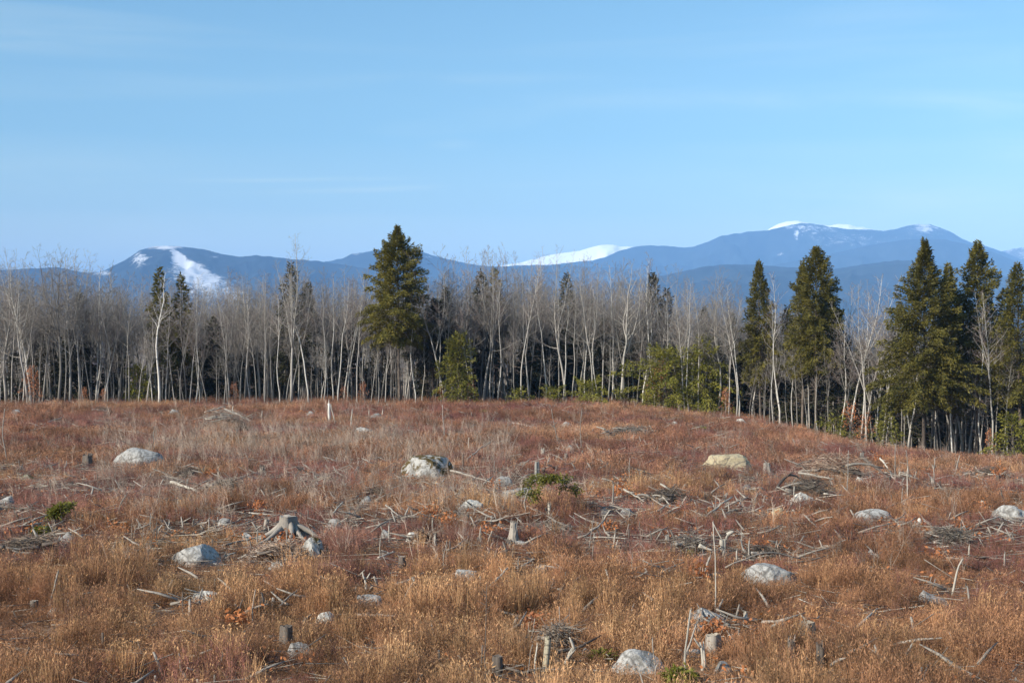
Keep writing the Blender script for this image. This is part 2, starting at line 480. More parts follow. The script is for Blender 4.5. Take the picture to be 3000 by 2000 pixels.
pB = [(-500, 900), (700, 880), (860, 800), (930, 770), (1000, 758), (1030, 744), (1060, 740), (1100, 733), (1150, 729), (1190, 725), (1210, 727), (1260, 746), (1300, 756),
      (1350, 768), (1400, 777), (1450, 781), (1560, 776), (1640, 776), (1800, 784), (1950, 800), (2200, 830), (3500, 900)]
def snB(u, y, v): return max(.42 * bell(u, 1040, 30) * bell(y, 745, 6), .5 * bell(u, 1260, 22) * bell(y, 752, 5))
mountain('mountain', pB, 10500, .25, 'mt_forest', snB, 'low blue ridge rising behind the tallest centre hemlock', 7)
pC = [(-500, 990), (1300, 900), (1440, 785), (1480, 776), (1530, 768), (1600, 750), (1620, 745), (1700, 734), (1740, 722), (1765, 717), (1800, 717), (1818, 722), (1850, 722), (1862, 727),
      (1950, 760), (2100, 790), (2245, 676), (2270, 660), (2300, 650), (2335, 646), (2365, 653), (2390, 657), (2430, 661), (2455, 656), (2480, 657), (2520, 665), (2560, 672), (2650, 720), (2800, 740), (2935, 736), (2970, 728), (3010, 724), (3100, 735), (3500, 900)]
mountain('snowy_mountain', pC, 13000, .12, 'mt_snow', lambda u, y, v: 1.0 if u < 2800 else .30, 'bare white snow covered peaks showing behind the blue ridges', 11)
pD = [(-500, 990), (1300, 900), (1480, 800), (1600, 777), (1700, 766), (1740, 762), (1780, 750), (1820, 733), (1860, 723), (1890, 719), (1950, 720), (2000, 725), (2030, 723), (2080, 706), (2110, 692),
      (2150, 685), (2200, 678), (2245, 675), (2300, 663), (2330, 656), (2350, 654), (2380, 655), (2400, 659), (2430, 664), (2480, 671), (2540, 673), (2590, 676), (2620, 672), (2660, 661), (2690, 657),
      (2720, 657), (2745, 664), (2780, 676), (2820, 700), (2850, 712), (2880, 718), (2910, 728), (2945, 740), (2980, 755), (3020, 770), (3200, 800), (3500, 830)]
def snD(u, y, v):
    s = .40 * bell(u, 2360, 130) * bell(y, 665, 16) + .36 * bell(u, 2480, 170) * bell(y, 702, 26) + .50 * bell(u, 2715, 70) * bell(y, 668, 24) + .05
    s = max(s, .9 * bell(u, 2332, 9) * bell(y, 688, 11), .5 * bell(u, 2282, 22) * bell(y, 746, 5), .35 * bell(u, 2225, 20) * bell(y, 744, 8))
    return s
mountain('mountain', pD, 12300, .22, 'mt_forest', snD, 'long high blue mountain with two summits lightly dusted with snow', 15)
pG = [(-500, 990), (1900, 990), (2150, 800), (2300, 770), (2446, 741), (2560, 716), (2640, 703), (2700, 699), (2770, 702), (2850, 718), (2920, 742), (3000, 775), (3300, 830), (3500, 850)]
mountain('mountain', pG, 10500, .2, 'mt_forest', lambda u, y, v: .12, 'smooth blue spur in front of the right hand summit', 19)
pF = [(-500, 930), (0, 925), (600, 910), (1200, 875), (1700, 840), (1900, 815), (2000, 795), (2060, 781), (2120, 775), (2200, 775), (2300, 782), (2440, 789), (2520, 776), (2620, 763), (2700, 764), (2800, 790), (2900, 811), (3000, 812), (3200, 800), (3500, 840)]
mountain('mountain', pF, 7000, .35, 'mt_forest', lambda u, y, v: .05, 'dark blue foothill in front of the high mountains', 23)

# ------------------------------------------------------------------ haze: one closed box of even air
def haze_box():
    x, y0, y1, z0, z1 = 29500, -29500, 29500, -110, 1250
    v = [(a, b, c) for c in (z0, z1) for a, b in ((-x, y0), (x, y0), (x, y1), (-x, y1))]
    me = bpy.data.meshes.new('haze')
    me.from_pydata(v, [], [(3, 2, 1, 0), (4, 5, 6, 7), (0, 1, 5, 4), (1, 2, 6, 5), (2, 3, 7, 6), (3, 0, 4, 7)])
    m = bpy.data.materials.new('haze_air'); m.use_nodes = True
    N = m.node_tree.nodes; N.clear()
    out = N.new('ShaderNodeOutputMaterial'); pv = N.new('ShaderNodeVolumePrincipled')
    pv.inputs['Color'].default_value = (.265, .535, 1.0, 1)
    pv.inputs['Density'].default_value = 8.8e-5
    pv.inputs['Anisotropy'].default_value = -0.3
    pv.inputs['Density Attribute'].default_value = ''
    m.node_tree.links.new(pv.outputs[0], out.inputs['Volume'])
    me.materials.append(m)
    o = link(bpy.data.objects.new('haze', me))
    tag(o, 'thin blue air haze in front of the mountains', 'haze', kind='stuff')
haze_box()

# ------------------------------------------------------------------ trees
def bare_tree(seed, H, r0, cs=.4, ang=52, nb=34, lean=0.0, fork=0, spread=.30, wob=.055, dens=1.0, dead=8):
    """returns (trunk Geo, crown Geo) for a leafless broad-leaved tree"""
    rng = np.random.default_rng(seed)
    T, C = Geo(), Geo()
    def leader(p0, d0, L, r, n=9):
        pts = [np.array(p0, float)]; d = unit(d0)
        for i in range(n):
            d = unit(d + rng.normal(size=3) * wob * np.array([1, 1, .2]) + np.array([0, 0, .10]))
            pts.append(pts[-1] + d * L / n)
        return np.array(pts), .86 * r * (1 - .93 * np.linspace(0, 1, n + 1) ** 1.1)
    leaders = []
    P, R = leader((0, 0, 0), (lean * .6, rng.normal() * .03, 1), H, r0)
    P[0] -= (0, 0, .3); R[0] *= 1.35
    leaders.append((P, R, cs))
    for k in range(fork):
        i = rng.integers(3, 5)
        a = rng.uniform(0, 2 * np.pi)
        Pf, Rf = leader(P[i], (math.cos(a) * .35, math.sin(a) * .35, 1), H * rng.uniform(.5, .62), R[i] * .75)
        leaders.append((Pf, Rf, .15))
    sa, sb, sr = [], [], []
    def along(P, t):
        x = t * (len(P) - 1); i = min(int(x), len(P) - 2); return P[i] + (P[i + 1] - P[i]) * (x - i)
    for li, (P, R, c0) in enumerate(leaders):
        T.tube(P, R, 6 if r0 > .05 else 4)
        LH = H * (1 - .35 * (li > 0))
        n = int(nb * dens * (1 if li == 0 else .55))
        for b in range(n):
            t = c0 + (1 - c0) * (b + rng.uniform(0, 1)) / n * .98
            base = along(P, t); rb = np.interp(t, np.linspace(0, 1, len(R)), R) * .40
            az = b * 2.4 + rng.uniform(-.6, .6)
            el = rad(ang - 7 + rng.uniform(-18, 16))
            L = LH * spread * (1 - .78 * (t - c0) / (1 - c0)) * rng.uniform(.55, 1.15)
            d = np.array([math.cos(az) * math.cos(el), math.sin(az) * math.cos(el), math.sin(el)])
            pts = [base]; dd = d.copy(); nn = 4
            for q in range(nn):
                dd = unit(dd + rng.normal(size=3) * .16 + np.array([0, 0, .03])); pts.append(pts[-1] + dd * L / nn)
            pts = np.array(pts)
            rr = np.maximum(rb * (1 - .85 * np.linspace(0, 1, nn + 1)), .006)
            T.tube(pts, rr, 4, cap=False)
            ns = max(3, int(L * 3.6))
            for s in range(ns):
                ts = .18 + .8 * (s + rng.uniform(0, 1)) / ns
                p = along(pts, ts); l2 = L * .42 * (1.15 - ts) * rng.uniform(.5, 1.2) + .15
                side = unit(dd + rng.normal(size=3) * .75 + np.array([0, 0, .25]))
                e1 = p + side * l2 * .55; e2 = e1 + unit(side + rng.normal(size=3) * .25 + np.array([0, 0, .2])) * l2 * .45
                w = .009
                sa += [p, e1]; sb += [e1 + (e1 - p) * .12, e2]; sr += [w, w * .8]
                for q in range(int(2 + l2 * 5)):
                    k = rng.uniform(.15, 1); pp = p + (e1 - p) * k if rng.random() < .5 else e1 + (e2 - e1) * k
                    sa.append(pp); sb.append(pp + unit(side + rng.normal(size=3) * .8 + np.array([0, 0, .1])) * l2 * rng.uniform(.25, .6)); sr.append(.0055)
    # dead stubs and fine twigs low on the trunk
    P, R, _ = leaders[0]
    for b in range(dead):
        t = rng.uniform(.12, cs + .05); p = along(P, t); az = rng.uniform(0, 6.28); el = rng.uniform(-.3, .5)
        d = np.array([math.cos(az) * math.cos(el), math.sin(az) * math.cos(el), math.sin(el)]); L = rng.uniform(.4, 1.5)
        sa.append(p); sb.append(p + d * L); sr.append(.012)
        for q in range(3):
            k = rng.uniform(.3, .9); pp = p + d * L * k; sa.append(pp); sb.append(pp + unit(d + rng.normal(size=3) * .6) * L * .4); sr.append(.007)
    C.spikes(np.array(sa), np.array(sb), np.array(sr))
    return T, C

def conifer(seed, H, rmax, cb=.25, r0=.16, per_m=9, leaf=.26, droop=.25, prof=None, ragged=.25, lean=0, top_open=.12, density=1.0, dead=30):
    """hemlock-like evergreen: returns (trunk Geo, foliage Geo)"""
    rng = np.random.default_rng(seed)
    T, C = Geo(), Geo()
    n = 12; zz = np.linspace(0, H, n)
    wx = np.cumsum(rng.normal(size=n) * .03) + lean * (zz / H) * H * .1; wy = np.cumsum(rng.normal(size=n) * .03)
    P = np.stack([wx, wy, zz], 1); P[0, 2] = -.4
    R = r0 * (1 - .93 * (zz / H) ** .9); R[0] *= 1.4
    T.tube(P, R, 7)
    crown_h = H * (1 - cb)
    nb = int(crown_h * per_m)
    cs, ds, ws, nr = [], [], [], []
    lobes = rng.uniform(0, 6.28, 5)
    for b in range(nb):
        t = (b + rng.uniform(0, 1)) / nb
        z = H * cb + crown_h * t
        base = np.array([np.interp(z, zz, wx), np.interp(z, zz, wy), z])
        az = b * 2.39996 + rng.uniform(-.5, .5)
        if prof is None:
            rp = (1 - t) ** .72 * (min(1, .55 + t * 3.2))
        else:
            rp = np.interp(t, prof[0], prof[1])
        L = rmax * rp * (1 + ragged * (rng.uniform(-1, .8) + .5 * math.sin(az * 2 + lobes[int(t * 4.99)] + t * 9))) + .12
        el0 = rad(46) * t ** 1.2 + rad(8) - droop * (1 - t) * .6
        m = 5; pts = [base]; el = el0
        for q in range(m):
            d = np.array([math.cos(az) * math.cos(el), math.sin(az) * math.cos(el), math.sin(el)])
            pts.append(pts[-1] + d * L / m); el -= (droop * .42 + .05) * (1.1 - t)
        pts = np.array(pts)
        C_r = np.maximum(.028 * (1 - t * .7) * (1 - .9 * np.linspace(0, 1, m + 1)), .005)
        T.tube(pts, C_r, 3, cap=False)
        k = int(max(6, L * 62 * density * rng.uniform(.75, 1.25)))
        s = rng.uniform(top_open if t > .8 else .12, 1.0, k) ** .9
        x = s * m; i = np.minimum(x.astype(int), m - 1)
        c = pts[i] + (pts[i + 1] - pts[i]) * (x - i)[:, None]
        dirv = pts[i + 1] - pts[i]; dirv /= np.linalg.norm(dirv, axis=1, keepdims=True)
        sidev = np.cross(dirv, [0, 0, 1.0]); sidev /= np.linalg.norm(sidev, axis=1, keepdims=True) + 1e-6
        off = (rng.uniform(-1, 1, k) * .38 * L * (1.12 - s) * rng.uniform(.3, 1.1, k))
        off = np.clip(off, -.75, .75)
        c = c + sidev * off[:, None] + dirv * (np.abs(off) * .5)[:, None] - np.array([0, 0, 1.0]) * (np.abs(off) * .25 + rng.uniform(-.16, .26, k))[:, None]
        d = dirv * .7 + sidev * (np.sign(off) * rng.uniform(.1, .8, k))[:, None] + rng.normal(size=(k, 3)) * .28 - np.array([0, 0, .22])
        d /= np.linalg.norm(d, axis=1, keepdims=True)
        l = leaf * rng.uniform(.6, 1.25, k)
        cs.append(c); ds.append(d * l[:, None]); ws.append(l * .36)
        nn = np.array([0, 0, 1.0]) + rng.normal(size=(k, 3)) * 1.1
        nr.append(nn)
    # leader tip
    k = 26; zt = rng.uniform(H - 1.0, H + .15, k)
    c = np.stack([np.interp(zt, zz, wx), np.interp(zt, zz, wy), zt], 1)
    d = rng.normal(size=(k, 3)) * np.array([1, 1, .4]) + np.array([0, 0, .3]); d /= np.linalg.norm(d, axis=1, keepdims=True)
    cs.append(c); ds.append(d * leaf * .8); ws.append(np.ones(k) * leaf * .3); nr.append(rng.normal(size=(k, 3)))
    C.kites(np.vstack(cs), np.vstack(ds), np.concatenate(ws), rng, np.vstack(nr))
    # dead lower limbs on the bare part of the trunk
    sa, sb, sr = [], [], []
    for b in range(dead):
        z = rng.uniform(.10 * H, max(cb, .2) * H + .5); az = rng.uniform(0, 6.28); el = rng.uniform(-.45, .2)
        d = np.array([math.cos(az) * math.cos(el), math.sin(az) * math.cos(el), math.sin(el)]); L = rng.uniform(.6, 2.2)
        p = np.array([np.interp(z, zz, wx), np.interp(z, zz, wy), z])
        sa.append(p); sb.append(p + d * L); sr.append(.018)
        for q in range(5):
            kk = rng.uniform(.3, .95); pp = p + d * L * kk
            sa.append(pp); sb.append(pp + unit(d + rng.normal(size=3) * .6) * L * .35); sr.append(.008)
    if sa: T.spikes(np.array(sa), np.array(sb), np.array(sr))
    return T, C

def joined(geos, mats, name):
    """one mesh with several materials, used as a source for scattered stuff"""
    me = bpy.data.meshes.new(name); bm = bmesh.new()
    idx = []
    for k, (g_, m_) in enumerate(zip(geos, mats)):
        sub = g_.mesh(name + '_tmp', m_)
        n0 = len(bm.faces); bm.from_mesh(sub); bm.faces.ensure_lookup_table()
        for f in bm.faces[n0:]: f.material_index = k
        bpy.data.meshes.remove(sub)
    bm.to_mesh(me); bm.free()
    for m_ in mats: me.materials.append(m_)
    return me

# variants: (trunk mesh, crown mesh, height)
BARE = []
specs = [  # seed H r0 cs ang nb lean fork spread bark twig
    (101, 11.0, .075, .45, 58, 30, .02, 0, .26, 'bark_grey', 'twig'), (102, 12.5, .10, .40, 55, 34, -.05, 1, .28, 'bark_grey', 'twig'),
    (103, 10.0, .06, .50, 60, 26, .10, 0, .24, 'bark_grey', 'twig_red'), (104, 12.0, .085, .48, 56, 32, .03, 1, .26, 'bark_grey', 'twig'),
    (105, 13.0, .12, .35, 50, 36, 0, 2, .32, 'bark_grey', 'twig'), (106, 11.5, .07, .52, 60, 28, -.09, 0, .22, 'bark_grey', 'twig_red'),
    (107, 9.0, .05, .45, 55, 24, .06, 0, .26, 'bark_grey', 'twig'), (108, 12.0, .09, .42, 52, 34, -.03, 2, .28, 'bark_grey', 'twig_red'),
    (109, 11.0, .07, .55, 62, 26, .13, 1, .22, 'bark_grey', 'twig'), (110, 8.0, .045, .35, 50, 24, -.12, 0, .28, 'bark_grey', 'twig')]
for s in specs:
    T_, C_ = bare_tree(s[0], s[1], s[2], s[3], s[4], s[5], s[6], s[7], s[8])
    BARE.append((T_.mesh('trunk', M[s[9]], True), C_.mesh('crown', M[s[10]]), s[1], (T_, C_), s))
BIRCH = []
for s in [(201, 11.5, .085, .55, 60, 26, .03, 0, .22), (202, 12.0, .095, .5, 58, 28, -.06, 1, .24), (203, 10.5, .07, .55, 60, 24, .09, 0, .22), (204, 11.0, .08, .6, 62, 22, -.02, 0, .2)]:
    T_, C_ = bare_tree(s[0], s[1], s[2], s[3], s[4], s[5], s[6], s[7], s[8], wob=.07)
    BIRCH.append((T_.mesh('trunk', M['bark_birch'], True), C_.mesh('crown', M['twig_red']), s[1]))

def plant(name, var, loc, H=None, rz=0, mirror=False):
    tm, cm, H0 = var[0], var[1], var[2]
    s = (H / H0) if H else 1.0
    e = empty(name, loc, rz, s)
    link(bpy.data.objects.new('trunk', tm), e)
    link(bpy.data.objects.new('crown', cm), e)
    return e

def top_height(px_top_y, d, z): return EYE + (HZ - px_top_y) / F * d - z

rng = np.random.default_rng(77)
taken = []
# --- evergreens standing out at the forest edge: px of trunk, distance beyond edge, top row, half width (m), crown base row
BIG = [
    (1172, 1.0, 666, 2.95, 1000, 'hemlock', 'tallest hemlock of the picture, dense dark cone of foliage on a bare trunk', 301, 1.0),
    (1272, 5.5, 880, 2.3, 1080, 'spruce', 'dark shaded evergreen half hidden just right of the tallest hemlock', 302, 1.0),
    (2228, 3.0, 768, 1.85, 1120, 'hemlock', 'slim hemlock with bare lower trunk, first of the big evergreens right of the centre thicket', 303, .8),
    (2392, 3.0, 730, 1.9, 1090, 'hemlock', 'hemlock with a knobbly double top beside the brown leafless gap', 304, .85),
    (2350, 4.5, 772, 1.4, 1100, 'hemlock', 'lower twin hemlock pressed against the left side of the knobbly topped one', 305, .8),
    (2708, 1.2, 706, 3.0, 1180, 'hemlock', 'broad hemlock with a feathery leaning spire, widest of the right hand evergreens', 306, .95),
    (2785, 5.5, 776, 1.5, 1150, 'hemlock', 'thin pointed hemlock squeezed between the two tallest right hand ones', 307, .8),
    (2862, 5.0, 712, 1.65, 1080, 'hemlock', 'hemlock with narrow dark spire behind the forked white birch', 308, .85),
    (2990, 1.5, 775, 2.3, 1180, 'hemlock', 'sparse hemlock with visible grey limbs cut by the right edge of the frame', 309, .6),
    (2420, 7.0, 850, 1.9, 1130, 'spruce', 'deep green evergreen behind the knobbly topped hemlock', 310, .9)]
for px, beyond, ty, hw, cy, mat, lab, seed, dens in BIG:
    x = (px - 1500) / F * 120; d = float(edge(np.array(x))) + beyond; x = (px - 1500) / F * d
    loc = put(x, d); H = top_height(ty, d, loc.z); cbz = top_height(cy, d, loc.z)
    prof = None
    if seed == 301: prof = ([0, .12, .3, .5, .7, .82, .90, 1], [.60, .9, 1.0, .90, .64, .36, .15, .02])
    if seed in (306,): prof = ([0, .15, .4, .6, .8, 1], [.9, 1.0, .82, .58, .28, .02])
    if seed in (304, 308): prof = ([0, .2, .5, .7, .86, 1], [.85, 1.0, .85, .70, .42, .03])
    T_, C_ = conifer(seed, H, hw * 1.12, cbz / H, .17 if hw > 2 else .13, per_m=17, leaf=.225, prof=prof, ragged=.36, density=dens * 2.0, droop=.2, lean=.12 if seed == 306 else 0)
    e = empty('hemlock_tree' if mat == 'hemlock' else 'spruce_tree', loc)
    T_.build('trunk', M['bark_dark'], e, True); C_.build('crown', M[mat], e)
    tag(e, lab, 'evergreen tree', 'large evergreens at the forest edge')
    taken.append((px, 11))

# --- young evergreens along the edge
YOUNG = [
    (1345, -.5, 985, 1.7, 1165, 'young bright green hemlock right of the tallest hemlock', 401, 1.0),
    (1955, 0.0, 1035, 3.5, 1195, 'widest low green hemlock in front of the centre thicket', 402, 1.0),
    (2055, 1.5, 995, 2.5, 1180, 'taller dark green young hemlock just right of the widest low one', 403, .9),
    (1725, -.8, 1130, 2.4, 1190, 'low spreading green hemlock bush at the foot of the centre thicket', 404, 1.0),
    (1620, -.6, 1150, 1.7, 1185, 'small flat green hemlock bush left of the low spreading one', 405, .9),
    (1520, -.3, 1142, 1.0, 1185, 'tiny green hemlock among the trunks at centre', 406, .8),
    (1820, .5, 1160, 1.1, 1200, 'small green hemlock between the spreading bush and the widest low one', 407, .9),
    (2455, .8, 1225, 1.3, 1280, 'small green hemlock bush at the foot of the gap left of the broad hemlock', 408, .8),
    (2600, .8, 1190, .9, 1290, 'thin young green hemlock left of the foot of the broad hemlock', 409, .8),
    (2965, .3, 1220, 1.6, 1320, 'low green hemlock sprays at the forest foot by the right edge of the frame', 410, .8),
    (2110, 1.5, 1165, .9, 1220, 'small green hemlock under a beech with orange leaves', 411, .8),
    (410, 3.0, 1075, 1.3, 1178, 'dark green young hemlock behind the crooked white birch', 412, .9)]
for px, beyond, ty, hw, by, lab, seed, dens in YOUNG:
    x = (px - 1500) / F * 120; d = float(edge(np.array(x))) + beyond; x = (px - 1500) / F * d
    loc = put(x, d); H = max(1.2, top_height(ty, d, loc.z))
    T_, C_ = conifer(seed, H, hw, .10, .07, per_m=16, leaf=.24, ragged=.6, density=dens * .85, droop=.3, dead=10,
                     prof=([0, .25, .55, .8, 1], [.85, 1.0, .8, .5, .15]))
    e = empty('young_hemlock', loc)
    T_.build('trunk', M['bark_dark'], e, True); C_.build('crown', M['young'], e)
    tag(e, lab, 'young evergreen', 'young evergreens along the forest edge')

# --- background evergreens inside the wood: a few shared variants
SPR = []
for seed, H, hw, cb, mat in [(501, 12, 1.9, .22, 'spruce'), (502, 13, 2.3, .15, 'spruce'), (503, 9, 2.2, .08, 'spruce'), (504, 7, 1.9, .05, 'spruce'), (505, 12.5, 1.6, .3, 'hemlock')]:
    T_, C_ = conifer(seed, H, hw, cb, .12, per_m=8, leaf=.40, ragged=.35, density=.55)
    SPR.append((T_.mesh('trunk', M['bark_dark'], True), C_.mesh('crown', M[mat]), H))
BACK = [(470, 788, 4, 6), (532, 808, 4, 7), (235, 860, 0, 14), (330, 960, 1, 10), (860, 775, 1, 8), (900, 830, 0, 13), (745, 950, 0, 12), (1410, 800, 0, 10), (1452, 790, 4, 12), (1655, 806, 1, 11),
        (1915, 802, 0, 12), (1960, 850, 1, 14), (1310, 845, 1, 9), (1560, 960, 1, 12), (1730, 880, 0, 14), (1840, 905, 1, 13), (40, 1030, 3, 6), (620, 980, 1, 12), (150, 960, 2, 10), (1040, 960, 1, 14),
        (2140, 920, 1, 8), (2060, 900, 1, 12), (2520, 1010, 2, 9), (2940, 850, 0, 9), (2300, 900, 1, 9), (2640, 900, 1, 8), (2460, 920, 1, 8)]
for k, (px, ty, vi, beyond) in enumerate(BACK):
    x = (px - 1500) / F * 125; d = float(edge(np.array(x))) + beyond; x = (px - 1500) / F * d
    loc = put(x, d); H = top_height(ty, d, loc.z)
    e = plant('spruce_tree', SPR[vi], loc, H, k * 1.7)
    BACK[k] = (px, ty, vi, beyond, e)
back_named = {470: 'narrow evergreen top standing behind the crooked white birch against the snowy face', 532: 'evergreen just right of the crooked white birch top',
              235: 'dark evergreen behind the spreading bare trees at left', 860: 'dark evergreen directly behind the tallest bare tree at left',
              900: 'dark evergreen behind and right of the tallest bare tree', 1410: 'evergreen top in the centre thicket, nearer the tallest hemlock',
              1452: 'evergreen top right of its neighbour in the centre thicket', 1655: 'pointed evergreen behind the thicket below the white peak',
              1915: 'pointed evergreen far in the thicket above the widest low hemlock', 40: 'low dark evergreen between trunks at the left edge of the frame',
              2940: 'dark evergreen between the narrow spire and the sparse hemlock'}
for px, ty, vi, beyond, e in BACK:
    if px in back_named: tag(e, back_named[px], 'evergreen tree', 'evergreens inside the wood')
    else:
        marks = [(468, 'the crooked white birch'), (855, 'the tallest leafless tree'), (1172, 'the tallest hemlock'), (1822, 'the forked grey tree'), (2228, 'the slim hemlock'), (2392, 'the knobbly topped hemlock'), (2708, 'the broad hemlock')]
        lx, ln = min(marks, key=lambda m: abs(m[0] - px)); dd = abs(px - lx); side = 'left' if px < lx else 'right'
        how = 'just' if dd < 70 else 'some way' if dd < 150 else 'well' if dd < 250 else 'far'
        tag(e, f'dark evergreen half hidden in the wood {how} {side} of {ln}', 'evergreen tree', 'half hidden evergreens inside the wood')

# --- hand placed bare trees of the front row: px base, base->top row, beyond, variant, label
def edge_pos(px, beyond):
    x = (px - 1500) / F * 122
    for _ in range(3):
        d = float(edge(np.array(x))) + beyond; x = (px - 1500) / F * d
    return put(x, d)
T_, C_ = bare_tree(601, 15.6, .15, .42, 60, 46, .0, 3, .24, wob=.06); TALL = (T_.mesh('trunk', M['bark_grey'], True), C_.mesh('crown', M['twig']), 15.6)
T_, C_ = bare_tree(602, 13.0, .14, .33, 48, 40, .01, 2, .36, wob=.08); SPREAD = (T_.mesh('trunk', M['bark_grey'], True), C_.mesh('crown', M['twig']), 13.0)
T_, C_ = bare_tree(603, 10.5, .12, .55, 58, 22, -.02, 0, .2, wob=.15); CROOK = (T_.mesh('trunk', M['bark_birch'], True), C_.mesh('crown', M['twig_red']), 10.5)
T_, C_ = bare_tree(604, 12.5, .15, .40, 56, 30, -.06, 2, .3, wob=.14); MAPLE = (T_.mesh('trunk', M['bark_grey'], True), C_.mesh('crown', M['twig']), 12.5)
HAND = [
    (855, 690, 1.0, TALL, 0.4, 'tallest leafless tree, its fan of branches reaching above the left ridge'),
    (468, 790, .2, CROOK, 0, 'crooked white birch standing in front of the snowy mountain face'),
    (172, 735, .8, SPREAD, 1.0, 'wide spreading grey tree, thickest trunk near the left edge'),
    (205, 750, 2.5, SPREAD, 3.3, 'second wide spreading grey tree just right of the thickest left trunk'),
    (20, 745, 3.0, SPREAD, 5.0, 'spreading bare tree cut by the left edge of the frame'),
    (1108, 985, .2, BIRCH[0], 2.0, 'short bright white birch trunk just left of the tallest hemlock'),
    (1218, 860, .2, BIRCH[2], 1.0, 'thin leaning pale trunk crossing in front of the tallest hemlock'),
    (905, 800, .8, BIRCH[1], 0.3, 'white birch beside the tallest leafless tree'),
    (948, 830, .5, BIRCH[3], 4.0, 'white birch leaning left between the tallest leafless tree and the tallest hemlock'),
    (978, 800, 1.2, BIRCH[2], 2.5, 'straight white birch halfway between the tallest leafless tree and the tallest hemlock'),
    (1822, 760, .8, MAPLE, .5, 'grey forked tree with a bent base in the centre thicket'),
    (1715, 800, 1.0, BIRCH[1], 5.2, 'white birch left of the forked grey tree in the centre thicket'),
    (1650, 820, .8, BIRCH[0], 1.2, 'white birch left of centre in the thicket below the white peak'),
    (2020, 840, .5, BIRCH[3], 0.8, 'white birch between the low green hemlocks and the slim hemlock'),
    (2166, 830, .3, BIRCH[0], 3.0, 'straight bright white birch just left of the slim hemlock'),
    (2268, 880, .1, BIRCH[3], 2.2, 'bright white birch trunk against the right side of the slim hemlock'),
    (2285, 800, 1.2, BIRCH[2], 0.5, 'white birch rising between the slim hemlock and the knobbly topped one'),
    (2105, 800, 1.6, SPREAD, 2.0, 'many branched grey tree between two white birches right of the low hemlocks'),
    (2490, 800, 1.0, BIRCH[1], 3.7, 'white birch at the left side of the brown leafless gap'),
    (2540, 830, .8, BARE[3], 3.7, 'slender grey tree in the middle of the brown leafless gap'),
    (2596, 850, 1.0, BIRCH[2], 5.0, 'white birch at the right side of the brown leafless gap'),
    (2792, 960, .2, BIRCH[0], 4.4, 'bright white birch trunk between the broad hemlock and the forked birch'),
    (2905, 850, .6, BIRCH[1], 1.8, 'large forked white birch right of the broad hemlock'),
    (2880, 900, 1.2, BIRCH[3], 1.1, 'thinner white birch close beside the large forked one')]
hand_px = []
for px, ty, beyond, var, rz, lab in HAND:
    loc = edge_pos(px, beyond); H = top_height(ty, loc.y, loc.z)
    e = plant('birch_tree' if var in BIRCH or var is CROOK else 'bare_tree', var, loc, H, rz)
    tag(e, lab, 'birch' if e.name.startswith('birch') else 'bare tree', 'leafless trees of the forest edge')
    hand_px.append(px)

# --- the rest of the front row and the trees behind it
def canopy_row(px):   # top of the leafless canopy in the photograph
    return float(np.interp(px, [-400, 0, 200, 350, 500, 700, 860, 1000, 1250, 1350, 1500, 1750, 1900, 2050, 2200, 2500, 2700, 3000, 3400],
                           [760, 760, 750, 790, 820, 830, 800, 800, 790, 735, 745, 760, 780, 820, 820, 850, 860, 860, 860]))
LAND = [(172, 'the thickest left trunk'), (468, 'the crooked white birch'), (855, 'the tallest leafless tree'), (1172, 'the tallest hemlock'), (1345, 'the young bright hemlock'),
        (1822, 'the forked grey tree'), (2228, 'the slim hemlock'), (2392, 'the knobbly topped hemlock'), (2708, 'the broad hemlock'), (2862, 'the narrow spired hemlock')]
front, rear = [], []
px = -330.0
while px < 3340:
    px += rng.uniform(8, 28) * (1.5 if 2300 < px < 3000 else 1.0) * (1.6 if (px < 0 or px > 3000) else 1)
    if any(abs(px - h) < 7 for h in hand_px) or abs(px - 1172) < 14 or abs(px - 2708) < 12: continue
    bey = rng.uniform(0, 3.2)
    loc = edge_pos(px, bey)
    top = canopy_row(px) + (rng.uniform(-28, 95) if rng.random() < .66 else rng.uniform(100, 300))
    if 1080 < px < 1290 or 2160 < px < 2450 or px > 2620: top = max(top, rng.uniform(880, 1050))
    H = max(3.0, top_height(top, loc.y, loc.z))
    birch = rng.random() < .22
    var = BIRCH[rng.integers(4)] if birch else BARE[rng.integers(len(BARE))]
    e = plant('birch_tree' if birch else 'bare_tree', var, loc, H, rng.uniform(0, 6.28))
    front.append((px, e, birch, H, var))
cnt = {}
ORD = ['first', 'second', 'third', 'fourth', 'fifth', 'sixth', 'seventh', 'eighth', 'ninth', 'tenth', 'eleventh', 'twelfth', 'thirteenth', 'fourteenth', 'fifteenth', 'sixteenth', 'seventeenth', 'eighteenth',
       'nineteenth', 'twentieth']
for px, e, birch, H, var in front:
    if px < 0 or px > 3000:
        tag(e, 'slender leafless tree of the forest edge beyond the frame', 'bare tree', 'forest edge trees beyond the frame'); continue
    nm, (lx, ln) = min(((abs(px - l[0]), l) for l in LAND), key=lambda q: q[0])
    side = 'right' if px > lx else 'left'
    key = (ln, side)
    cnt.setdefault(key, []).append((abs(px - lx), e, birch, H))
for (ln, side), lst in cnt.items():
    for k, (dd, e, birch, H) in enumerate(sorted(lst, key=lambda q: q[0])):
        look = ('tall ' if H > 11 else 'short ' if H < 6.5 else '') + ('white barked birch' if birch else 'grey leafless tree')
        tag(e, f'{look}, {ORD[k]} front row trunk {side} of {ln}', 'birch' if birch else 'bare tree', 'leafless trees of the forest edge')
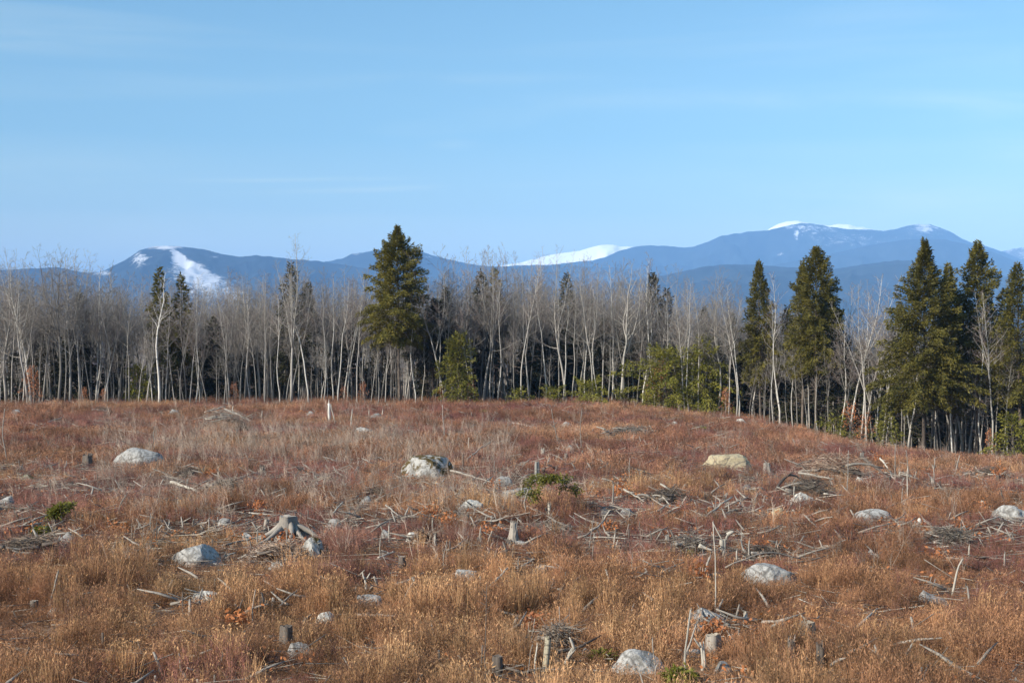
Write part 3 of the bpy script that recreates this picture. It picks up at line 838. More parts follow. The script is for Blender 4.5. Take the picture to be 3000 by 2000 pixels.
ZONES = [(-400, 0, 'outside the left edge of the frame'), (0, 330, 'behind the spreading trees at far left'), (330, 700, 'behind the crooked white birch'), (700, 1080, 'behind the tallest leafless tree'),
         (1080, 1300, 'behind the tallest hemlock'), (1300, 1600, 'in the left half of the centre thicket'), (1600, 1900, 'in the right half of the centre thicket'),
         (1900, 2160, 'behind the widest low hemlock'), (2160, 2450, 'behind the slim and knobbly topped hemlocks'), (2450, 2650, 'in the brown leafless gap'), (2650, 3000, 'behind the broad right hand hemlocks'),
         (3000, 3500, 'outside the right edge of the frame')]
n_rear = 0
while n_rear < 175:
    px = rng.uniform(-150, 3150)
    bey = 3.2 + 13 * rng.random() ** 1.2
    loc = edge_pos(px, bey)
    top = canopy_row(px) + rng.uniform(-15, 90)
    if 1080 < px < 1290 or 2160 < px < 2430 or px > 2620: top = max(top, rng.uniform(860, 960))
    H = max(4.0, top_height(top, loc.y, loc.z))
    birch = rng.random() < .15
    var = BIRCH[rng.integers(4)] if birch else BARE[rng.integers(len(BARE))]
    e = plant('birch_tree' if birch else 'bare_tree', var, loc, H, rng.uniform(0, 6.28))
    z = next(z for z in ZONES if z[0] <= px < z[1])[2]
    tag(e, f"{'white barked birch' if birch else 'thin grey leafless tree'} in the second ranks {z}", 'birch' if birch else 'bare tree', f'second rank trees {z}')
    n_rear += 1

# --- beeches keeping orange leaves
T_, C_ = bare_tree(701, 3.2, .03, .15, 35, 22, .05, 0, .4, dead=0)
lr = np.random.default_rng(5)
def leafy(C, n, L, seed, jitter=.12):
    V = np.vstack(C.v); r = np.random.default_rng(seed); pick = V[r.integers(0, len(V), n)] + r.normal(size=(n, 3)) * jitter
    g_ = Geo(); g_.kites(pick, r.normal(size=(n, 3)) * L * .6, L * .6, r); return g_
LV = leafy(C_, 420, .12, 9)
BEECH = (T_.mesh('trunk', M['bark_grey'], True), C_.mesh('crown', M['twig']), 3.2, LV.mesh('leaves', M['beech_leaf']))
beeches = [(85, .4, 1075), (110, 1.0, 1110), (245, .6, 1135), (300, 1.2, 1140), (1010, .5, 1130), (1060, .8, 1120), (1290, .6, 1130), (1385, .2, 1110), (1925, .6, 1060), (2125, .5, 1140), (2500, .5, 1180), (2530, .7, 1210), (2900, .4, 1260), (690, 2, 1120)]
bl = ['orange leaved beech sapling near the left edge, taller of its pair', 'orange leaved beech sapling near the left edge, right one of its pair',
      'low orange leaved beech right of the spreading left trees', 'orange leaved beech sapling before the crooked white birch at its left', 'orange leaved beech left of the white birch trunk',
      'orange leaved beech near the short bright birch', 'orange leaved beech between the tallest hemlock and the young bright one', 'orange leaved beech right of the young bright hemlock',
      'orange leaved beech crown above the widest low hemlock', 'orange leaved beech in front of the white birches right of the low hemlocks', 'orange leaved beech in the brown leafless gap, taller one',
      'orange leaved beech in the brown leafless gap, lower one', 'orange leaved beech at the foot of the forked white birch', 'orange leaved beech between the crooked birch and the tallest leafless tree']
for k, (px, bey, ty) in enumerate(beeches):
    loc = edge_pos(px, bey); H = top_height(ty, loc.y, loc.z)
    e = plant('beech_sapling', BEECH, loc, H, k * 2.1)
    link(bpy.data.objects.new('leaves', BEECH[3]), e)
    tag(e, bl[k], 'beech sapling', 'beeches with orange leaves')

# ------------------------------------------------------------------ scattered stuff (geometry nodes over hand-computed points)
src_col = {}
def scatter(name, meshes, pts, rots, scl, idx, label, cat):
    col = bpy.data.collections.new(name + '_sources')     # never linked to the scene: only a library for the nodes
    for i, me in enumerate(meshes):
        o = bpy.data.objects.new(f'{name}_source_{i:02d}', me); col.objects.link(o)
    src_col[name] = col
    me = bpy.data.meshes.new(name)
    me.vertices.add(len(pts)); me.vertices.foreach_set('co', np.asarray(pts, dtype=np.float32).ravel())
    a = me.attributes.new('rot', 'FLOAT_VECTOR', 'POINT'); a.data.foreach_set('vector', np.asarray(rots, dtype=np.float32).ravel())
    a = me.attributes.new('scl', 'FLOAT_VECTOR', 'POINT'); a.data.foreach_set('vector', np.asarray(scl, dtype=np.float32).ravel())
    a = me.attributes.new('idx', 'INT', 'POINT'); a.data.foreach_set('value', np.asarray(idx, dtype=np.int32))
    o = link(bpy.data.objects.new(name, me))
    ng = bpy.data.node_groups.new(name + '_nodes', 'GeometryNodeTree')
    ng.interface.new_socket('Geometry', in_out='INPUT', socket_type='NodeSocketGeometry')
    ng.interface.new_socket('Geometry', in_out='OUTPUT', socket_type='NodeSocketGeometry')
    N, L = ng.nodes, ng.links
    gi, go = N.new('NodeGroupInput'), N.new('NodeGroupOutput')
    mp = N.new('GeometryNodeMeshToPoints'); ip = N.new('GeometryNodeInstanceOnPoints')
    ci = N.new('GeometryNodeCollectionInfo'); ci.inputs['Collection'].default_value = col
    ci.inputs['Separate Children'].default_value = True; ci.inputs['Reset Children'].default_value = True
    def attr(n, t):
        x = N.new('GeometryNodeInputNamedAttribute'); x.data_type = t; x.inputs['Name'].default_value = n; return x.outputs['Attribute']
    L.new(gi.outputs[0], mp.inputs['Mesh']); L.new(mp.outputs[0], ip.inputs['Points']); L.new(ci.outputs[0], ip.inputs['Instance'])
    ip.inputs['Pick Instance'].default_value = True
    L.new(attr('idx', 'INT'), ip.inputs['Instance Index'])
    L.new(attr('rot', 'FLOAT_VECTOR'), ip.inputs['Rotation']); L.new(attr('scl', 'FLOAT_VECTOR'), ip.inputs['Scale'])
    L.new(ip.outputs[0], go.inputs[0])
    md = o.modifiers.new('scatter', 'NODES'); md.node_group = ng
    tag(o, label, cat, kind='stuff')
    return o

# far wood behind the ranks
fw_mesh = [joined((b[3][0], b[3][1]), (M['bark_grey'], M[b[4][10]]), 'far_tree') for b in BARE[:6]]
fr = np.random.default_rng(31)
pts, rot, scl, idx = [], [], [], []
for k in range(2300):
    px = fr.uniform(-700, 3700)
    bey = 9 + 130 * fr.random() ** 1.7
    loc = edge_pos(px, bey)
    i = fr.integers(6); s = fr.uniform(.78, 1.0) * (12.7 if px < 1900 else 11.2) / specs[i][1]
    pts.append(loc); rot.append((0, 0, fr.uniform(0, 6.28))); scl.append((s, s, s)); idx.append(i)
scatter('far_woods', fw_mesh, pts, rot, scl, idx, 'mass of leafless woodland deep behind the forest edge', 'woods')
# dark evergreen undergrowth between the trunks
ug = []
for seed, H, hw in [(511, 5.0, 1.8), (512, 3.2, 1.5), (513, 6.5, 1.9)]:
    T_, C_ = conifer(seed, H, hw, .06, .06, per_m=9, leaf=.40, ragged=.4, density=.55, dead=4)
    ug.append(joined((T_, C_), (M['bark_dark'], M['spruce']), 'understory'))
pts, rot, scl, idx = [], [], [], []
for k in range(330):
    px = fr.uniform(-600, 3600); bey = 5.5 + 26 * fr.random()
    if px < 1250 and fr.random() < .62: continue
    if px < 1250: bey += 3
    loc = edge_pos(px, bey); s = fr.uniform(.7, 1.25)
    pts.append(loc); rot.append((0, 0, fr.uniform(0, 6.28))); scl.append((s, s, s)); idx.append(fr.integers(3))
scatter('evergreen_undergrowth', ug, pts, rot, scl, idx, 'dark evergreen undergrowth filling the shade between the trunks', 'undergrowth')

# ------------------------------------------------------------------ things lying and standing in the field
CLEAR = []   # (x, y, half width, depth in front, factor): places where the plants stay low
def clear(p, hw, depth=1.6, fac=.35): CLEAR.append((p.x, p.y, hw, depth, fac))
def m_per_px(p): return p.y / F

def rock_geo(seed, w, h, dpt, subdiv, cuts=7, rough=.16, flat=.0, bump=None):
    bm = bmesh.new(); bmesh.ops.create_icosphere(bm, subdivisions=subdiv, radius=1.0)
    r = random.Random(seed); planes = []
    for k in range(cuts):
        n = Vector((r.gauss(0, 1), r.gauss(0, 1), abs(r.gauss(0, .8)) + .1)).normalized(); planes.append((n, r.uniform(.62, .92)))
    if flat: planes.append((Vector((r.uniform(-.12, .12), r.uniform(-.12, .12), 1)).normalized(), 1 - flat))
    off = Vector((seed * 3.1, seed * 1.7, seed * .9))
    for v in bm.verts:
        c = v.co.copy()
        c *= 1 + rough * 1.4 * noise.fractal(c * 1.1 + off, 1.0, 2.0, 3)
        for n, dd in planes:
            e = c.dot(n) - dd
            if e > 0: c -= n * e * .92
        c += c.normalized() * rough * .22 * noise.fractal(c * 4 + off, .9, 2.1, 4)
        if bump: c.z += bump[2] * math.exp(-((c.x - bump[0]) ** 2 + c.y ** 2) / bump[1] ** 2)
        v.co = c
    mxz = max(v.co.z for v in bm.verts); mx = max(abs(v.co.x) for v in bm.verts)
    for v in bm.verts:
        z = v.co.z / mxz
        v.co = Vector((v.co.x / mx * w / 2, v.co.y / mx * dpt / 2, z * h if z > 0 else z * h * .5))
    return bm

def boulder(cx, yb, w, h, mat, label, seed, dpt=.8, cuts=7, flat=0, rough=.16, bump=None, rz=0.0, small=None):
    """cx, visible base row, width and height in photo pixels"""
    p = at(cx, yb + 3); mp = m_per_px(p)
    W, H = w * mp * 1.13, h * mp * (.76 if w > 60 else .86) + .05
    sink = .10 + .06 * H
    bm = rock_geo(seed, W, H + sink, W * dpt, 3 if w < 60 else 4, cuts, rough, flat, bump)
    me = bpy.data.meshes.new('boulder'); bm.to_mesh(me); bm.free()
    for pl in me.polygons: pl.use_smooth = w < 60
    me.materials.append(M[mat])
    name = 'boulder' if w > 60 else 'rock'
    o = link(bpy.data.objects.new(name, me)); o.location = p + Vector((0, W * dpt * .3, -sink * .3)); o.rotation_euler = (0, 0, rz)
    tag(o, label, name, 'granite rocks scattered over the clearing')
    clear(p, W / 2 + .15, 2.4 + H * .5, .42)
    return o

B = boulder
B(400, 1360, 142, 55, 'granite', 'large smooth pale grey boulder in the left half of the mid field', 1, .7, 5, rough=.08)
B(1255, 1392, 172, 64, 'granite_moss', 'craggy boulder with brown moss on its top, largest rock of the mid field', 2, .7, 9, rough=.2)
B(2135, 1374, 164, 48, 'granite_tan', 'flat yellowish tan boulder below the slim hemlock', 3, .6, 6, flat=.15, rough=.22)
B(1380, 1497, 84, 33, 'granite_white', 'white angular rock left of the drooping hemlock sapling', 4, .7, 8, flat=.12, rough=.22)
B(1525, 1462, 125, 32, 'granite_grey', 'grey boulder behind the drooping hemlock sapling', 5, .7, 6)
B(2567, 1528, 116, 34, 'granite', 'rounded pale boulder on the right, left of the one at the frame edge', 6, .8, 4, rough=.08)
B(2975, 1528, 122, 48, 'granite', 'pale boulder cut by the right edge of the frame', 7, .8, 5)
B(1067, 1268, 66, 17, 'granite', 'low pale boulder in the far field left of the tallest hemlock foot', 8)
B(1100, 1220, 40, 9, 'granite_grey', 'small grey rock far back between two white stakes', 9)
B(1660, 1250, 36, 14, 'granite', 'small pale far rock left of the brushy heap near the low hemlocks', 10)
B(1978, 1244, 24, 9, 'granite', 'tiny pale rock at the far edge below the low hemlocks', 11)
B(2170, 1240, 42, 14, 'granite_white', 'cream rock at the forest edge beneath the slim hemlock', 12)
B(44, 1215, 38, 16, 'granite_grey', 'rounded grey rock far back by the left edge', 13)
B(910, 1214, 32, 9, 'granite_grey', 'small grey rock far back left of the broken white snag', 14)
B(572, 1656, 152, 60, 'granite', 'triangular pale boulder with lichen, left of the big rooted stump', 15, .8, 8, rough=.14)
B(915, 1632, 76, 62, 'granite_moss', 'upright boulder, white topped and dark sided, touching the big rooted stump', 16, .9, 6)
B(655, 1545, 42, 20, 'granite_grey', 'flat grey rock up the slope behind the triangular boulder', 17, flat=.4)
B(978, 1549, 46, 24, 'granite_grey', 'squat grey rock to the right behind the big rooted stump', 18)
B(80, 1414, 62, 25, 'granite_green', 'green stained boulder near the left edge of the mid field', 19)
B(18, 1482, 52, 24, 'granite', 'pale rock cut by the left edge of the frame', 20)
B(190, 1590, 50, 26, 'granite_grey', 'grey rounded rock at the end of the dark branch heap on the left', 21)
B(605, 1760, 96, 20, 'granite_white', 'long thin pale ledge stone in the left foreground grass', 22, .4, 6, flat=.3)
B(1368, 1706, 66, 32, 'granite', 'pale tilted slab left of the leaning pale log', 23, .5, 7, flat=.4, rz=.2)
B(1077, 1774, 78, 22, 'granite', 'flat pale slab in the grass below the splintered stake', 24, .6, 6, flat=.35)
B(874, 1917, 70, 24, 'granite_grey', 'bluish grey rock at the lower left beside the dark stump', 25, .8, 6)
B(1130, 1574, 36, 16, 'granite', 'small pale rock against a white stake left of the twig heap', 26)
B(1206, 1585, 34, 19, 'granite_white', 'small white rock at the left end of the round twig heap', 27)
B(1590, 1682, 50, 15, 'granite_grey', 'thin grey slab below the tall broken stump', 28, flat=.4)
B(1872, 1968, 150, 54, 'granite', 'largest foreground boulder, rounded and pale, at the bottom right of centre', 29, .75, 5, rough=.1)
B(2068, 1830, 112, 38, 'granite', 'broad pale boulder behind the tall leaning poles', 30, .7, 5)
B(2258, 1708, 158, 54, 'granite', 'layered pale boulder with dark right side under a bowed branch', 31, .7, 10, flat=.3)
B(2738, 1768, 94, 30, 'granite', 'pale boulder with a knob on its left end, lower right', 32, .8, 6, bump=(-.55, .35, .7))
B(2695, 1541, 18, 18, 'granite_white', 'tiny white stone right of the rounded pale boulder', 33)
B(2350, 1478, 110, 36, 'granite_white', 'white broken rock under the uprooted root mass', 34, .8, 10, rough=.3)
B(2530, 1418, 64, 20, 'granite_white', 'cluster-like white rock at the right end of the root mass', 35, .7, 10, rough=.3)
B(2282, 1516, 46, 24, 'granite_tan', 'tan rock half buried left of the rounded pale boulder', 36)
B(2188, 1442, 44, 18, 'granite_grey', 'low grey rock left of the uprooted root mass', 37)
B(1522, 1604, 70, 12, 'granite', 'flat pale slab at the foot of the tall broken stump', 38, flat=.5)
B(1840, 1506, 40, 12, 'granite_grey', 'small grey stone in the middle of the field right of the sapling', 39)
B(1772, 1506, 24, 12, 'granite_grey', 'smaller grey stone just left of another in the mid field', 40)
B(2186, 1828, 20, 20, 'granite', 'small knob of pale rock right of the broad pale boulder', 41)
B(1635, 1766, 26, 9, 'granite', 'tiny pale stone in the open foreground grass', 42)
B(2557, 1640, 34, 22, 'granite_grey', 'dull grey rock below the rounded pale boulder', 43)
B(2040, 1858, 60, 16, 'granite_grey', 'flat grey rock just below the broad pale boulder', 44, flat=.4)
B(2028, 1932, 52, 14, 'granite_grey', 'flat ledge stone beside the forked splintered snag', 45, flat=.5)
B(2125, 1974, 62, 24, 'granite_grey', 'grey rock at the very bottom right of the flat topped stump', 46)
B(1075, 1478, 44, 20, 'granite', 'whitish rock below the mossy boulder at left', 47)
B(86, 1754, 28, 24, 'granite', 'small grey block by the leaning stake at lower left', 48)
B(163, 1806, 58, 14, 'granite_white', 'row-like white stone at the foot of the leaning stake', 49, .4)
B(1470, 1420, 70, 24, 'granite_grey', 'lichened rock behind the orange oak sprout left of the birch stump', 50)
B(815, 1668, 56, 14, 'granite_grey', 'grey lichened rock in the grass below the big rooted stump', 51)
B(1668, 1318, 22, 12, 'granite_grey', 'small dark grey rock in the upper middle of the field', 52)
B(2320, 1248, 30, 10, 'granite_grey', 'small grey rock at the forest edge below the hemlock gap', 53)
B(505, 1211, 40, 12, 'granite_grey', 'flat grey rock left of the far brush heap', 54)
B(725, 1585, 46, 16, 'granite', 'small pale ledge to the left of the big rooted stump roots', 55)
B(950, 1822, 56, 18, 'granite_white', 'white stone in the foreground below the log left of centre', 56)
B(1720, 1925, 40, 10, 'granite_grey', 'small slab left of the largest foreground boulder', 57)

# ---- stumps
def ring(r, k, rng_, jag=.06): return [r * (1 + rng_.uniform(-jag, jag)) for _ in range(k)]
def stump(cx, yb, w, h, label, seed, mat='wood_grey', cut='cut_face', roots=0, flare=1.45, tilt=0.0, jagged=.05, lean=0.0, group='stumps and snags in the clearing', name='tree_stump'):
    p = at(cx, yb + 2); mp = m_per_px(p); R = w * mp / 2; H = h * mp + .12
    r = random.Random(seed)
    e = empty(name, p); tag(e, label, 'stump' if name == 'tree_stump' else 'snag', group)
    k = 24; prof = [(-.25, flare * 1.25), (0, flare), (.16, 1 + (flare - 1) * .72), (.38, 1 + (flare - 1) * .38), (.65, 1 + (flare - 1) * .14), (.85, 1.0), (1.0, .97)]
    lob = [1 + .11 * math.sin(a * 3 + seed) + .08 * math.sin(a * 5 + seed * 2) + .05 * math.sin(a * 9 + seed) + r.uniform(-.05, .05) for a in [i * 2 * math.pi / k for i in range(k)]]
    V = []
    tops = []
    for i in range(k):
        a = i * 2 * math.pi / k
        tops.append(1 + tilt * math.cos(a) + jagged * r.uniform(-1, 1) * (1 if r.random() < .6 else .3))
    for zf, rf in prof:
        for i in range(k):
            a = i * 2 * math.pi / k
            bulge = 1 + (lob[i] - 1) * (1 + 2.2 * max(0, rf - 1))
            rr = R * rf * bulge
            z = H * zf * (tops[i] if zf > .4 else 1)
            V.append((math.cos(a) * rr + lean * max(z, 0), math.sin(a) * rr, z))
    f4 = []
    for j in range(len(prof) - 1):
        for i in range(k):
            f4.append((j * k + i, j * k + (i + 1) % k, (j + 1) * k + (i + 1) % k, (j + 1) * k + i))
    g_ = Geo(); g_.add(V, None, f4)
    g_.build('bark', M[mat], e, True)
    # top face, slightly sunk, with a lip
    top = V[-k:]; c0 = np.mean(top, axis=0) - np.array([0, 0, .03 + abs(jagged) * H * .6])
    g2 = Geo(); vv = [(x, y, z) for x, y, z in top] + [tuple(c0 + (np.array(q) - c0) * .55 - np.array([0, 0, .012])) for q in top] + [tuple(c0)]
    f4 = [(i, (i + 1) % k, k + (i + 1) % k, k + i) for i in range(k)]; f3 = [(k + i, k + (i + 1) % k, 2 * k) for i in range(k)]
    g2.add(vv, f3, f4); g2.build('cut_face', M[cut], e)
    if jagged > .1:
        g3 = Geo()
        for q in range(7):
            a = r.uniform(0, 6.28); rr = R * r.uniform(.5, .95); z0 = H * .75
            b_ = np.array([math.cos(a) * rr + lean * z0, math.sin(a) * rr, z0]); t_ = b_ + np.array([r.uniform(-.3, .3) * R, r.uniform(-.3, .3) * R, H * r.uniform(.3, .3 + jagged)])
            g3.tube([b_, (b_ + t_) / 2, t_], [R * .22, R * .16, R * .03], 4)
        g3.build('splinters', M[mat], e)
    for q in range(roots):
        a = (q / roots) * 2 * math.pi + r.uniform(-.3, .3); L = R * r.uniform(3.2, 5.2)
        pts, rr = [], []
        for s in range(7):
            t_ = s / 6; rad_ = R * .75 + L * t_
            side = math.sin(t_ * 4 + q) * R * .35
            x_ = math.cos(a) * rad_ - math.sin(a) * side; y_ = math.sin(a) * rad_ + math.cos(a) * side
            z_ = H * .55 * (1 - t_) ** 1.25 + H * .10 * math.sin(t_ * 6 + q * 2) * (1 - t_) + ground_z(p.x + x_, p.y + y_) - p.z + .02
            pts.append((x_, y_, z_)); rr.append(R * (.34 * (1 - t_) ** .9 + .07))
        g4 = Geo(); g4.tube(pts, rr, 7); g4.build('root', M[mat], e, True)
    clear(p, R + .25 + (R * 3 if roots else 0), 2.3 + H * .5, .38)
    return e

S = stump
S(843, 1582, 50, 62, 'big flat cut stump with long spreading grey roots, left of centre', 1, 'wood_grey', 'wood_grey', roots=9, flare=2.1)
S(1573, 1400, 13, 42, 'white birch stump right behind the drooping hemlock sapling', 2, 'bark_birch', flare=1.05)
S(2246, 1388, 18, 27, 'grey stump with a flared foot just right of the yellowish tan boulder', 3, 'wood_grey', flare=1.7)
S(1457, 1976, 30, 38, 'dark grey bark covered stump at the bottom beside the tall thin dead sapling', 4, 'wood_dark', 'wood_dark', flare=1.1)
S(1597, 1966, 17, 86, 'tall peeling pale birch stump at the bottom centre', 5, 'birch_old', 'wood_dark', flare=1.1, lean=.1, jagged=.04)
S(2088, 1912, 42, 38, 'flat topped grey stump at lower right with a dark shaded side', 7, 'wood_grey', 'cut_face', flare=1.3, tilt=.06)
S(2362, 1866, 44, 30, 'low wide flat stump alone in the lower right grass', 8, 'wood_grey', 'cut_face', flare=1.15)
S(2318, 1930, 22, 38, 'splintered purplish stump below the low wide flat one', 9, 'wood_dark', 'wood_grey', flare=1.1, jagged=.35)
S(2403, 1958, 22, 50, 'hollow broken grey stump at the bottom right of its splintered neighbour', 10, 'wood_dark', 'wood_dark', flare=1.15, jagged=.28)
S(840, 1892, 36, 44, 'dark grey stump above the bluish rock at lower left', 11, 'wood_dark', 'wood_dark', flare=1.2)
S(1505, 1590, 17, 52, 'tall broken grey stump with flared foot near the field centre', 12, 'wood_grey', 'wood_dark', flare=2.0, jagged=.15)
S(1178, 1664, 20, 24, 'small dark stump left of the pale tilted slab', 13, 'wood_dark', 'wood_grey', flare=1.1)
S(2117, 1614, 19, 24, 'pale barrel-like stump among the posts right of centre', 15, 'wood_pale', 'wood_pale', flare=1.05)
S(257, 1366, 26, 28, 'dark broken stump left of the large smooth boulder', 17, 'wood_dark', 'wood_dark', flare=1.3, jagged=.2)
S(768, 1396, 14, 26, 'dark narrow stump in the thin whips left of the mossy boulder', 19, 'wood_dark', 'wood_dark', flare=1.2, jagged=.15)
S(2924, 1424, 13, 26, 'dark stump topped by orange oak leaves at far right', 20, 'wood_dark', 'wood_grey', flare=1.2)
S(777, 1557, 14, 28, 'narrow grey stump behind the big rooted stump', 21, 'wood_grey', 'wood_grey', flare=1.15, lean=.15)
S(1590, 1338, 10, 18, 'small pale broken stump above the white birch stump', 22, 'wood_pale', 'wood_pale', flare=1.2, jagged=.2)
S(1658, 1350, 8, 15, 'tiny grey stump far right of the white birch stump', 23, 'wood_grey', 'wood_grey', jagged=.2)
S(1610, 1522, 9, 34, 'pale splintered stub below the drooping hemlock sapling', 24, 'wood_pale', 'wood_grey', flare=1.0, jagged=.3)
S(2805, 1590, 13, 20, 'small pale stump in the long brush heap at right', 25, 'wood_pale', 'wood_pale', flare=1.2)
S(2875, 1500, 10, 26, 'pale leaning stump left of the boulder at the right edge', 26, 'wood_pale', 'wood_grey', lean=.1)
S(654, 1230, 16, 18, 'grey stump on top of the far left brush heap', 27, 'wood_grey', 'wood_grey', flare=1.3)
S(2525, 1352, 12, 22, 'grey stump at the upper end of the leaning dead log at right', 28, 'wood_grey', 'wood_grey', flare=1.1)
S(2183, 1822, 8, 16, 'tiny cut stump right of the broad pale boulder', 29, 'wood_pale', 'wood_pale')
S(1555, 1838, 12, 20, 'small leafy broken stump above the peeling birch stump', 30, 'wood_pale', 'wood_dark', flare=1.1, jagged=.2)
S(100, 1792, 22, 20, 'small square dark stump left of the leaning stake', 31, 'wood_dark', 'wood_grey', flare=1.1)
S(1093, 1905, 12, 12, 'dark stub in the lower left centre grass', 32, 'wood_dark', 'wood_dark', jagged=.2)
S(2300, 1250, 12, 14, 'dark stump at the forest edge right of the cream rock', 33, 'wood_dark', 'wood_dark')
S(1955, 1590, 11, 14, 'small grey stump left of the mossy mound', 34, 'wood_grey', 'wood_grey')

# ---- sticks, stakes, poles and logs
def stick_pts(a, b, bend, r, n=7):
    a = np.array(a); b = np.array(b); L = np.linalg.norm(b - a)
    side = unit(np.cross(b - a, [0, 1.0, .2])); up = unit(np.cross(side, b - a))
    P = []
    for i in range(n):
        t_ = i / (n - 1)
        P.append(a + (b - a) * t_ + side * math.sin(t_ * math.pi) * bend * L + (side * r.uniform(-1, 1) + up * r.uniform(-1, 1)) * L * .012)
    return np.array(P)

def standing(x0, y0, x1, y1, w, label, seed, mat='wood_grey', bend=.02, twigs=0, name='dead_stake', cat='stake', dy=0.0, taper=.6, broken=True):
    """base at ground pixel (x0,y0); top drawn to pixel (x1,y1)"""
    p = at(x0, y0 + 4); mp = m_per_px(p); r = random.Random(seed)
    top = np.array([(x1 - x0) * mp, dy, (y0 + 4 - y1) * mp])
    P = stick_pts(np.array([0, 0, -.15]), top, bend, r)
    R = w * mp / 2 * .85; g_ = Geo()
    k = 8 if w > 6 else 6
    g_.tube(P, R * np.linspace(1.05, taper, len(P)), k)
    if broken and w > 4:
        for q in range(3):
            b_ = P[-1] + np.array([r.uniform(-.5, .5) * R, r.uniform(-.5, .5) * R, -R]); g_.tube([b_, b_ + (P[-1] - P[-2]) * .0 + np.array([r.uniform(-.5, .5) * R, 0, R * r.uniform(2, 4)])], [R * .35, R * .06], 4)
    if twigs:
        e = empty(name, p)
        g_.build('stem', M[mat], e, True)
        g2 = Geo(); sa, sb, sr = [], [], []
        for q in range(twigs):
            t_ = r.uniform(.3, .97); i = t_ * (len(P) - 1); j = min(int(i), len(P) - 2); c_ = P[j] + (P[j + 1] - P[j]) * (i - j)
            s_ = r.choice((-1, 1)); L = np.linalg.norm(top) * r.uniform(.10, .26) * (1.1 - t_ * .7)
            d = unit(np.array([s_ * r.uniform(.5, 1), r.uniform(-.6, .6), r.uniform(.1, .9)]))
            m_ = c_ + d * L * .5; e_ = m_ + unit(d + np.array([0, 0, .35])) * L * .5
            g2.tube([c_, m_, e_], [R * .42, R * .3, R * .1], 4, False)
            for z in range(3):
                k_ = r.uniform(.2, .9); b_ = c_ + (e_ - c_) * k_; sa.append(b_); sb.append(b_ + unit(d + np.array([r.gauss(0, .6), r.gauss(0, .6), r.gauss(.2, .5)])) * L * .35); sr.append(R * .16)
        g2.spikes(sa, sb, sr)
        g2.build('twigs', M[mat], e)
    else:
        e = g_.build(name, M[mat], None, True); e.location = p
    tag(e, label, cat, 'dead stakes and poles standing in the clearing')
    clear(p, .25 + R, 2.2, .42)
    return e

ST = standing
ST(140, 1790, 172, 1674, 7, 'leaning grey stake alone at lower left', 1, taper=.9)
ST(540, 1806, 535, 1737, 6, 'dark upright stake under the long thin pale ledge stone', 2, 'wood_dark')
ST(684, 1827, 712, 1754, 6, 'dark leaning forked stake in the left foreground', 3, 'wood_dark')
ST(738, 1832, 747, 1728, 5, 'pale upright stake right of the dark forked one', 4, 'wood_grey')
ST(442, 1562, 442, 1503, 4, 'thin pale stake above the triangular boulder, left of its pair', 5)
ST(462, 1607, 459, 1527, 5, 'dark stake above the triangular boulder, right of its pair', 6, 'wood_dark')
ST(490, 1556, 496, 1528, 7, 'short pale stub left of the big rooted stump', 7, 'wood_pale')
ST(405, 1562, 407, 1538, 7, 'short grey stub left of the paired thin stakes', 8)
ST(614, 1572, 612, 1521, 6, 'grey stake just behind the triangular boulder', 9)
ST(1143, 1584, 1139, 1538, 7, 'pale stake left of the small white rock', 11, 'wood_pale')
ST(1114, 1630, 1114, 1580, 5, 'thin pale stake below the small pale rock left of the twig heap', 12, 'wood_pale')
ST(1286, 1610, 1274, 1568, 8, 'broken pale birch stake right of the round twig heap', 13, 'wood_pale')
ST(1268, 1550, 1267, 1523, 7, 'short pale peg above the round twig heap', 14, 'wood_pale')
ST(1306, 1675, 1310, 1584, 5, 'wavy thin stem right of the round twig heap', 15, bend=.07)
ST(1498, 1634, 1519, 1513, 5, 'bare lower stem of a leaning dead sapling beside the tall broken stump', 16)
ST(1518, 1670, 1519, 1636, 5, 'short stake below the flat slab at the field centre', 17)
ST(1723, 1627, 1741, 1511, 4, 'thin dead sapling with short side twigs right of centre', 18, twigs=12, name='dead_sapling', cat='dead sapling')
ST(1738, 1664, 1737, 1597, 6, 'straight grey stake under the thin twiggy dead sapling', 19)
ST(1801, 1612, 1800, 1566, 6, 'pale stake below a thin fallen pole right of centre', 20, 'wood_pale')
ST(1853, 1684, 1852, 1619, 4, 'thin grey stake in the orange grass right of centre', 21)
ST(1975, 1596, 1973, 1579, 5, 'tiny pale peg at the left end of the mossy mound', 22, 'wood_pale')
ST(2098, 1806, 2085, 1528, 5, 'very long thin pale pole standing right of centre', 23, 'wood_pale', bend=-.015, taper=.7)
ST(2052, 1696, 2080, 1631, 8, 'thick leaning dark stake left of the long thin pole', 24, 'wood_grey', taper=.95)
ST(2161, 1648, 2158, 1613, 8, 'pale peg right of the long thin pole, nearest the bowed branch', 25, 'wood_pale')
ST(2125, 1644, 2125, 1613, 6, 'grey peg between the long thin pole and the pale peg', 26)
ST(2197, 1642, 2195, 1583, 8, 'grey upright stake above the bowed branch', 27)
ST(2179, 1612, 2171, 1556, 5, 'thin pointed pale stake behind the grey upright one', 28, 'wood_pale', taper=.25)
ST(2006, 1614, 2005, 1574, 7, 'pale peg standing on the mossy mound', 29, 'wood_pale')
ST(2785, 1742, 2819, 1636, 9, 'tall pale leaning stake behind the knobbed boulder at lower right', 30, 'wood_pale', bend=.03)
ST(2729, 1730, 2740, 1697, 7, 'short stake rising behind the knobbed boulder', 31)
ST(2721, 1722, 2729, 1688, 4, 'thin twig-like stake left of the short one behind the knobbed boulder', 32)
ST(2840, 1634, 2840, 1599, 8, 'pale peg below the long brush heap at right', 33, 'wood_pale')
ST(2946, 1668, 2943, 1621, 9, 'grey split stake near the right edge of the frame', 34)
ST(2825, 1738, 2830, 1709, 6, 'small dark stake right of the tall pale leaning one', 35, 'wood_dark')
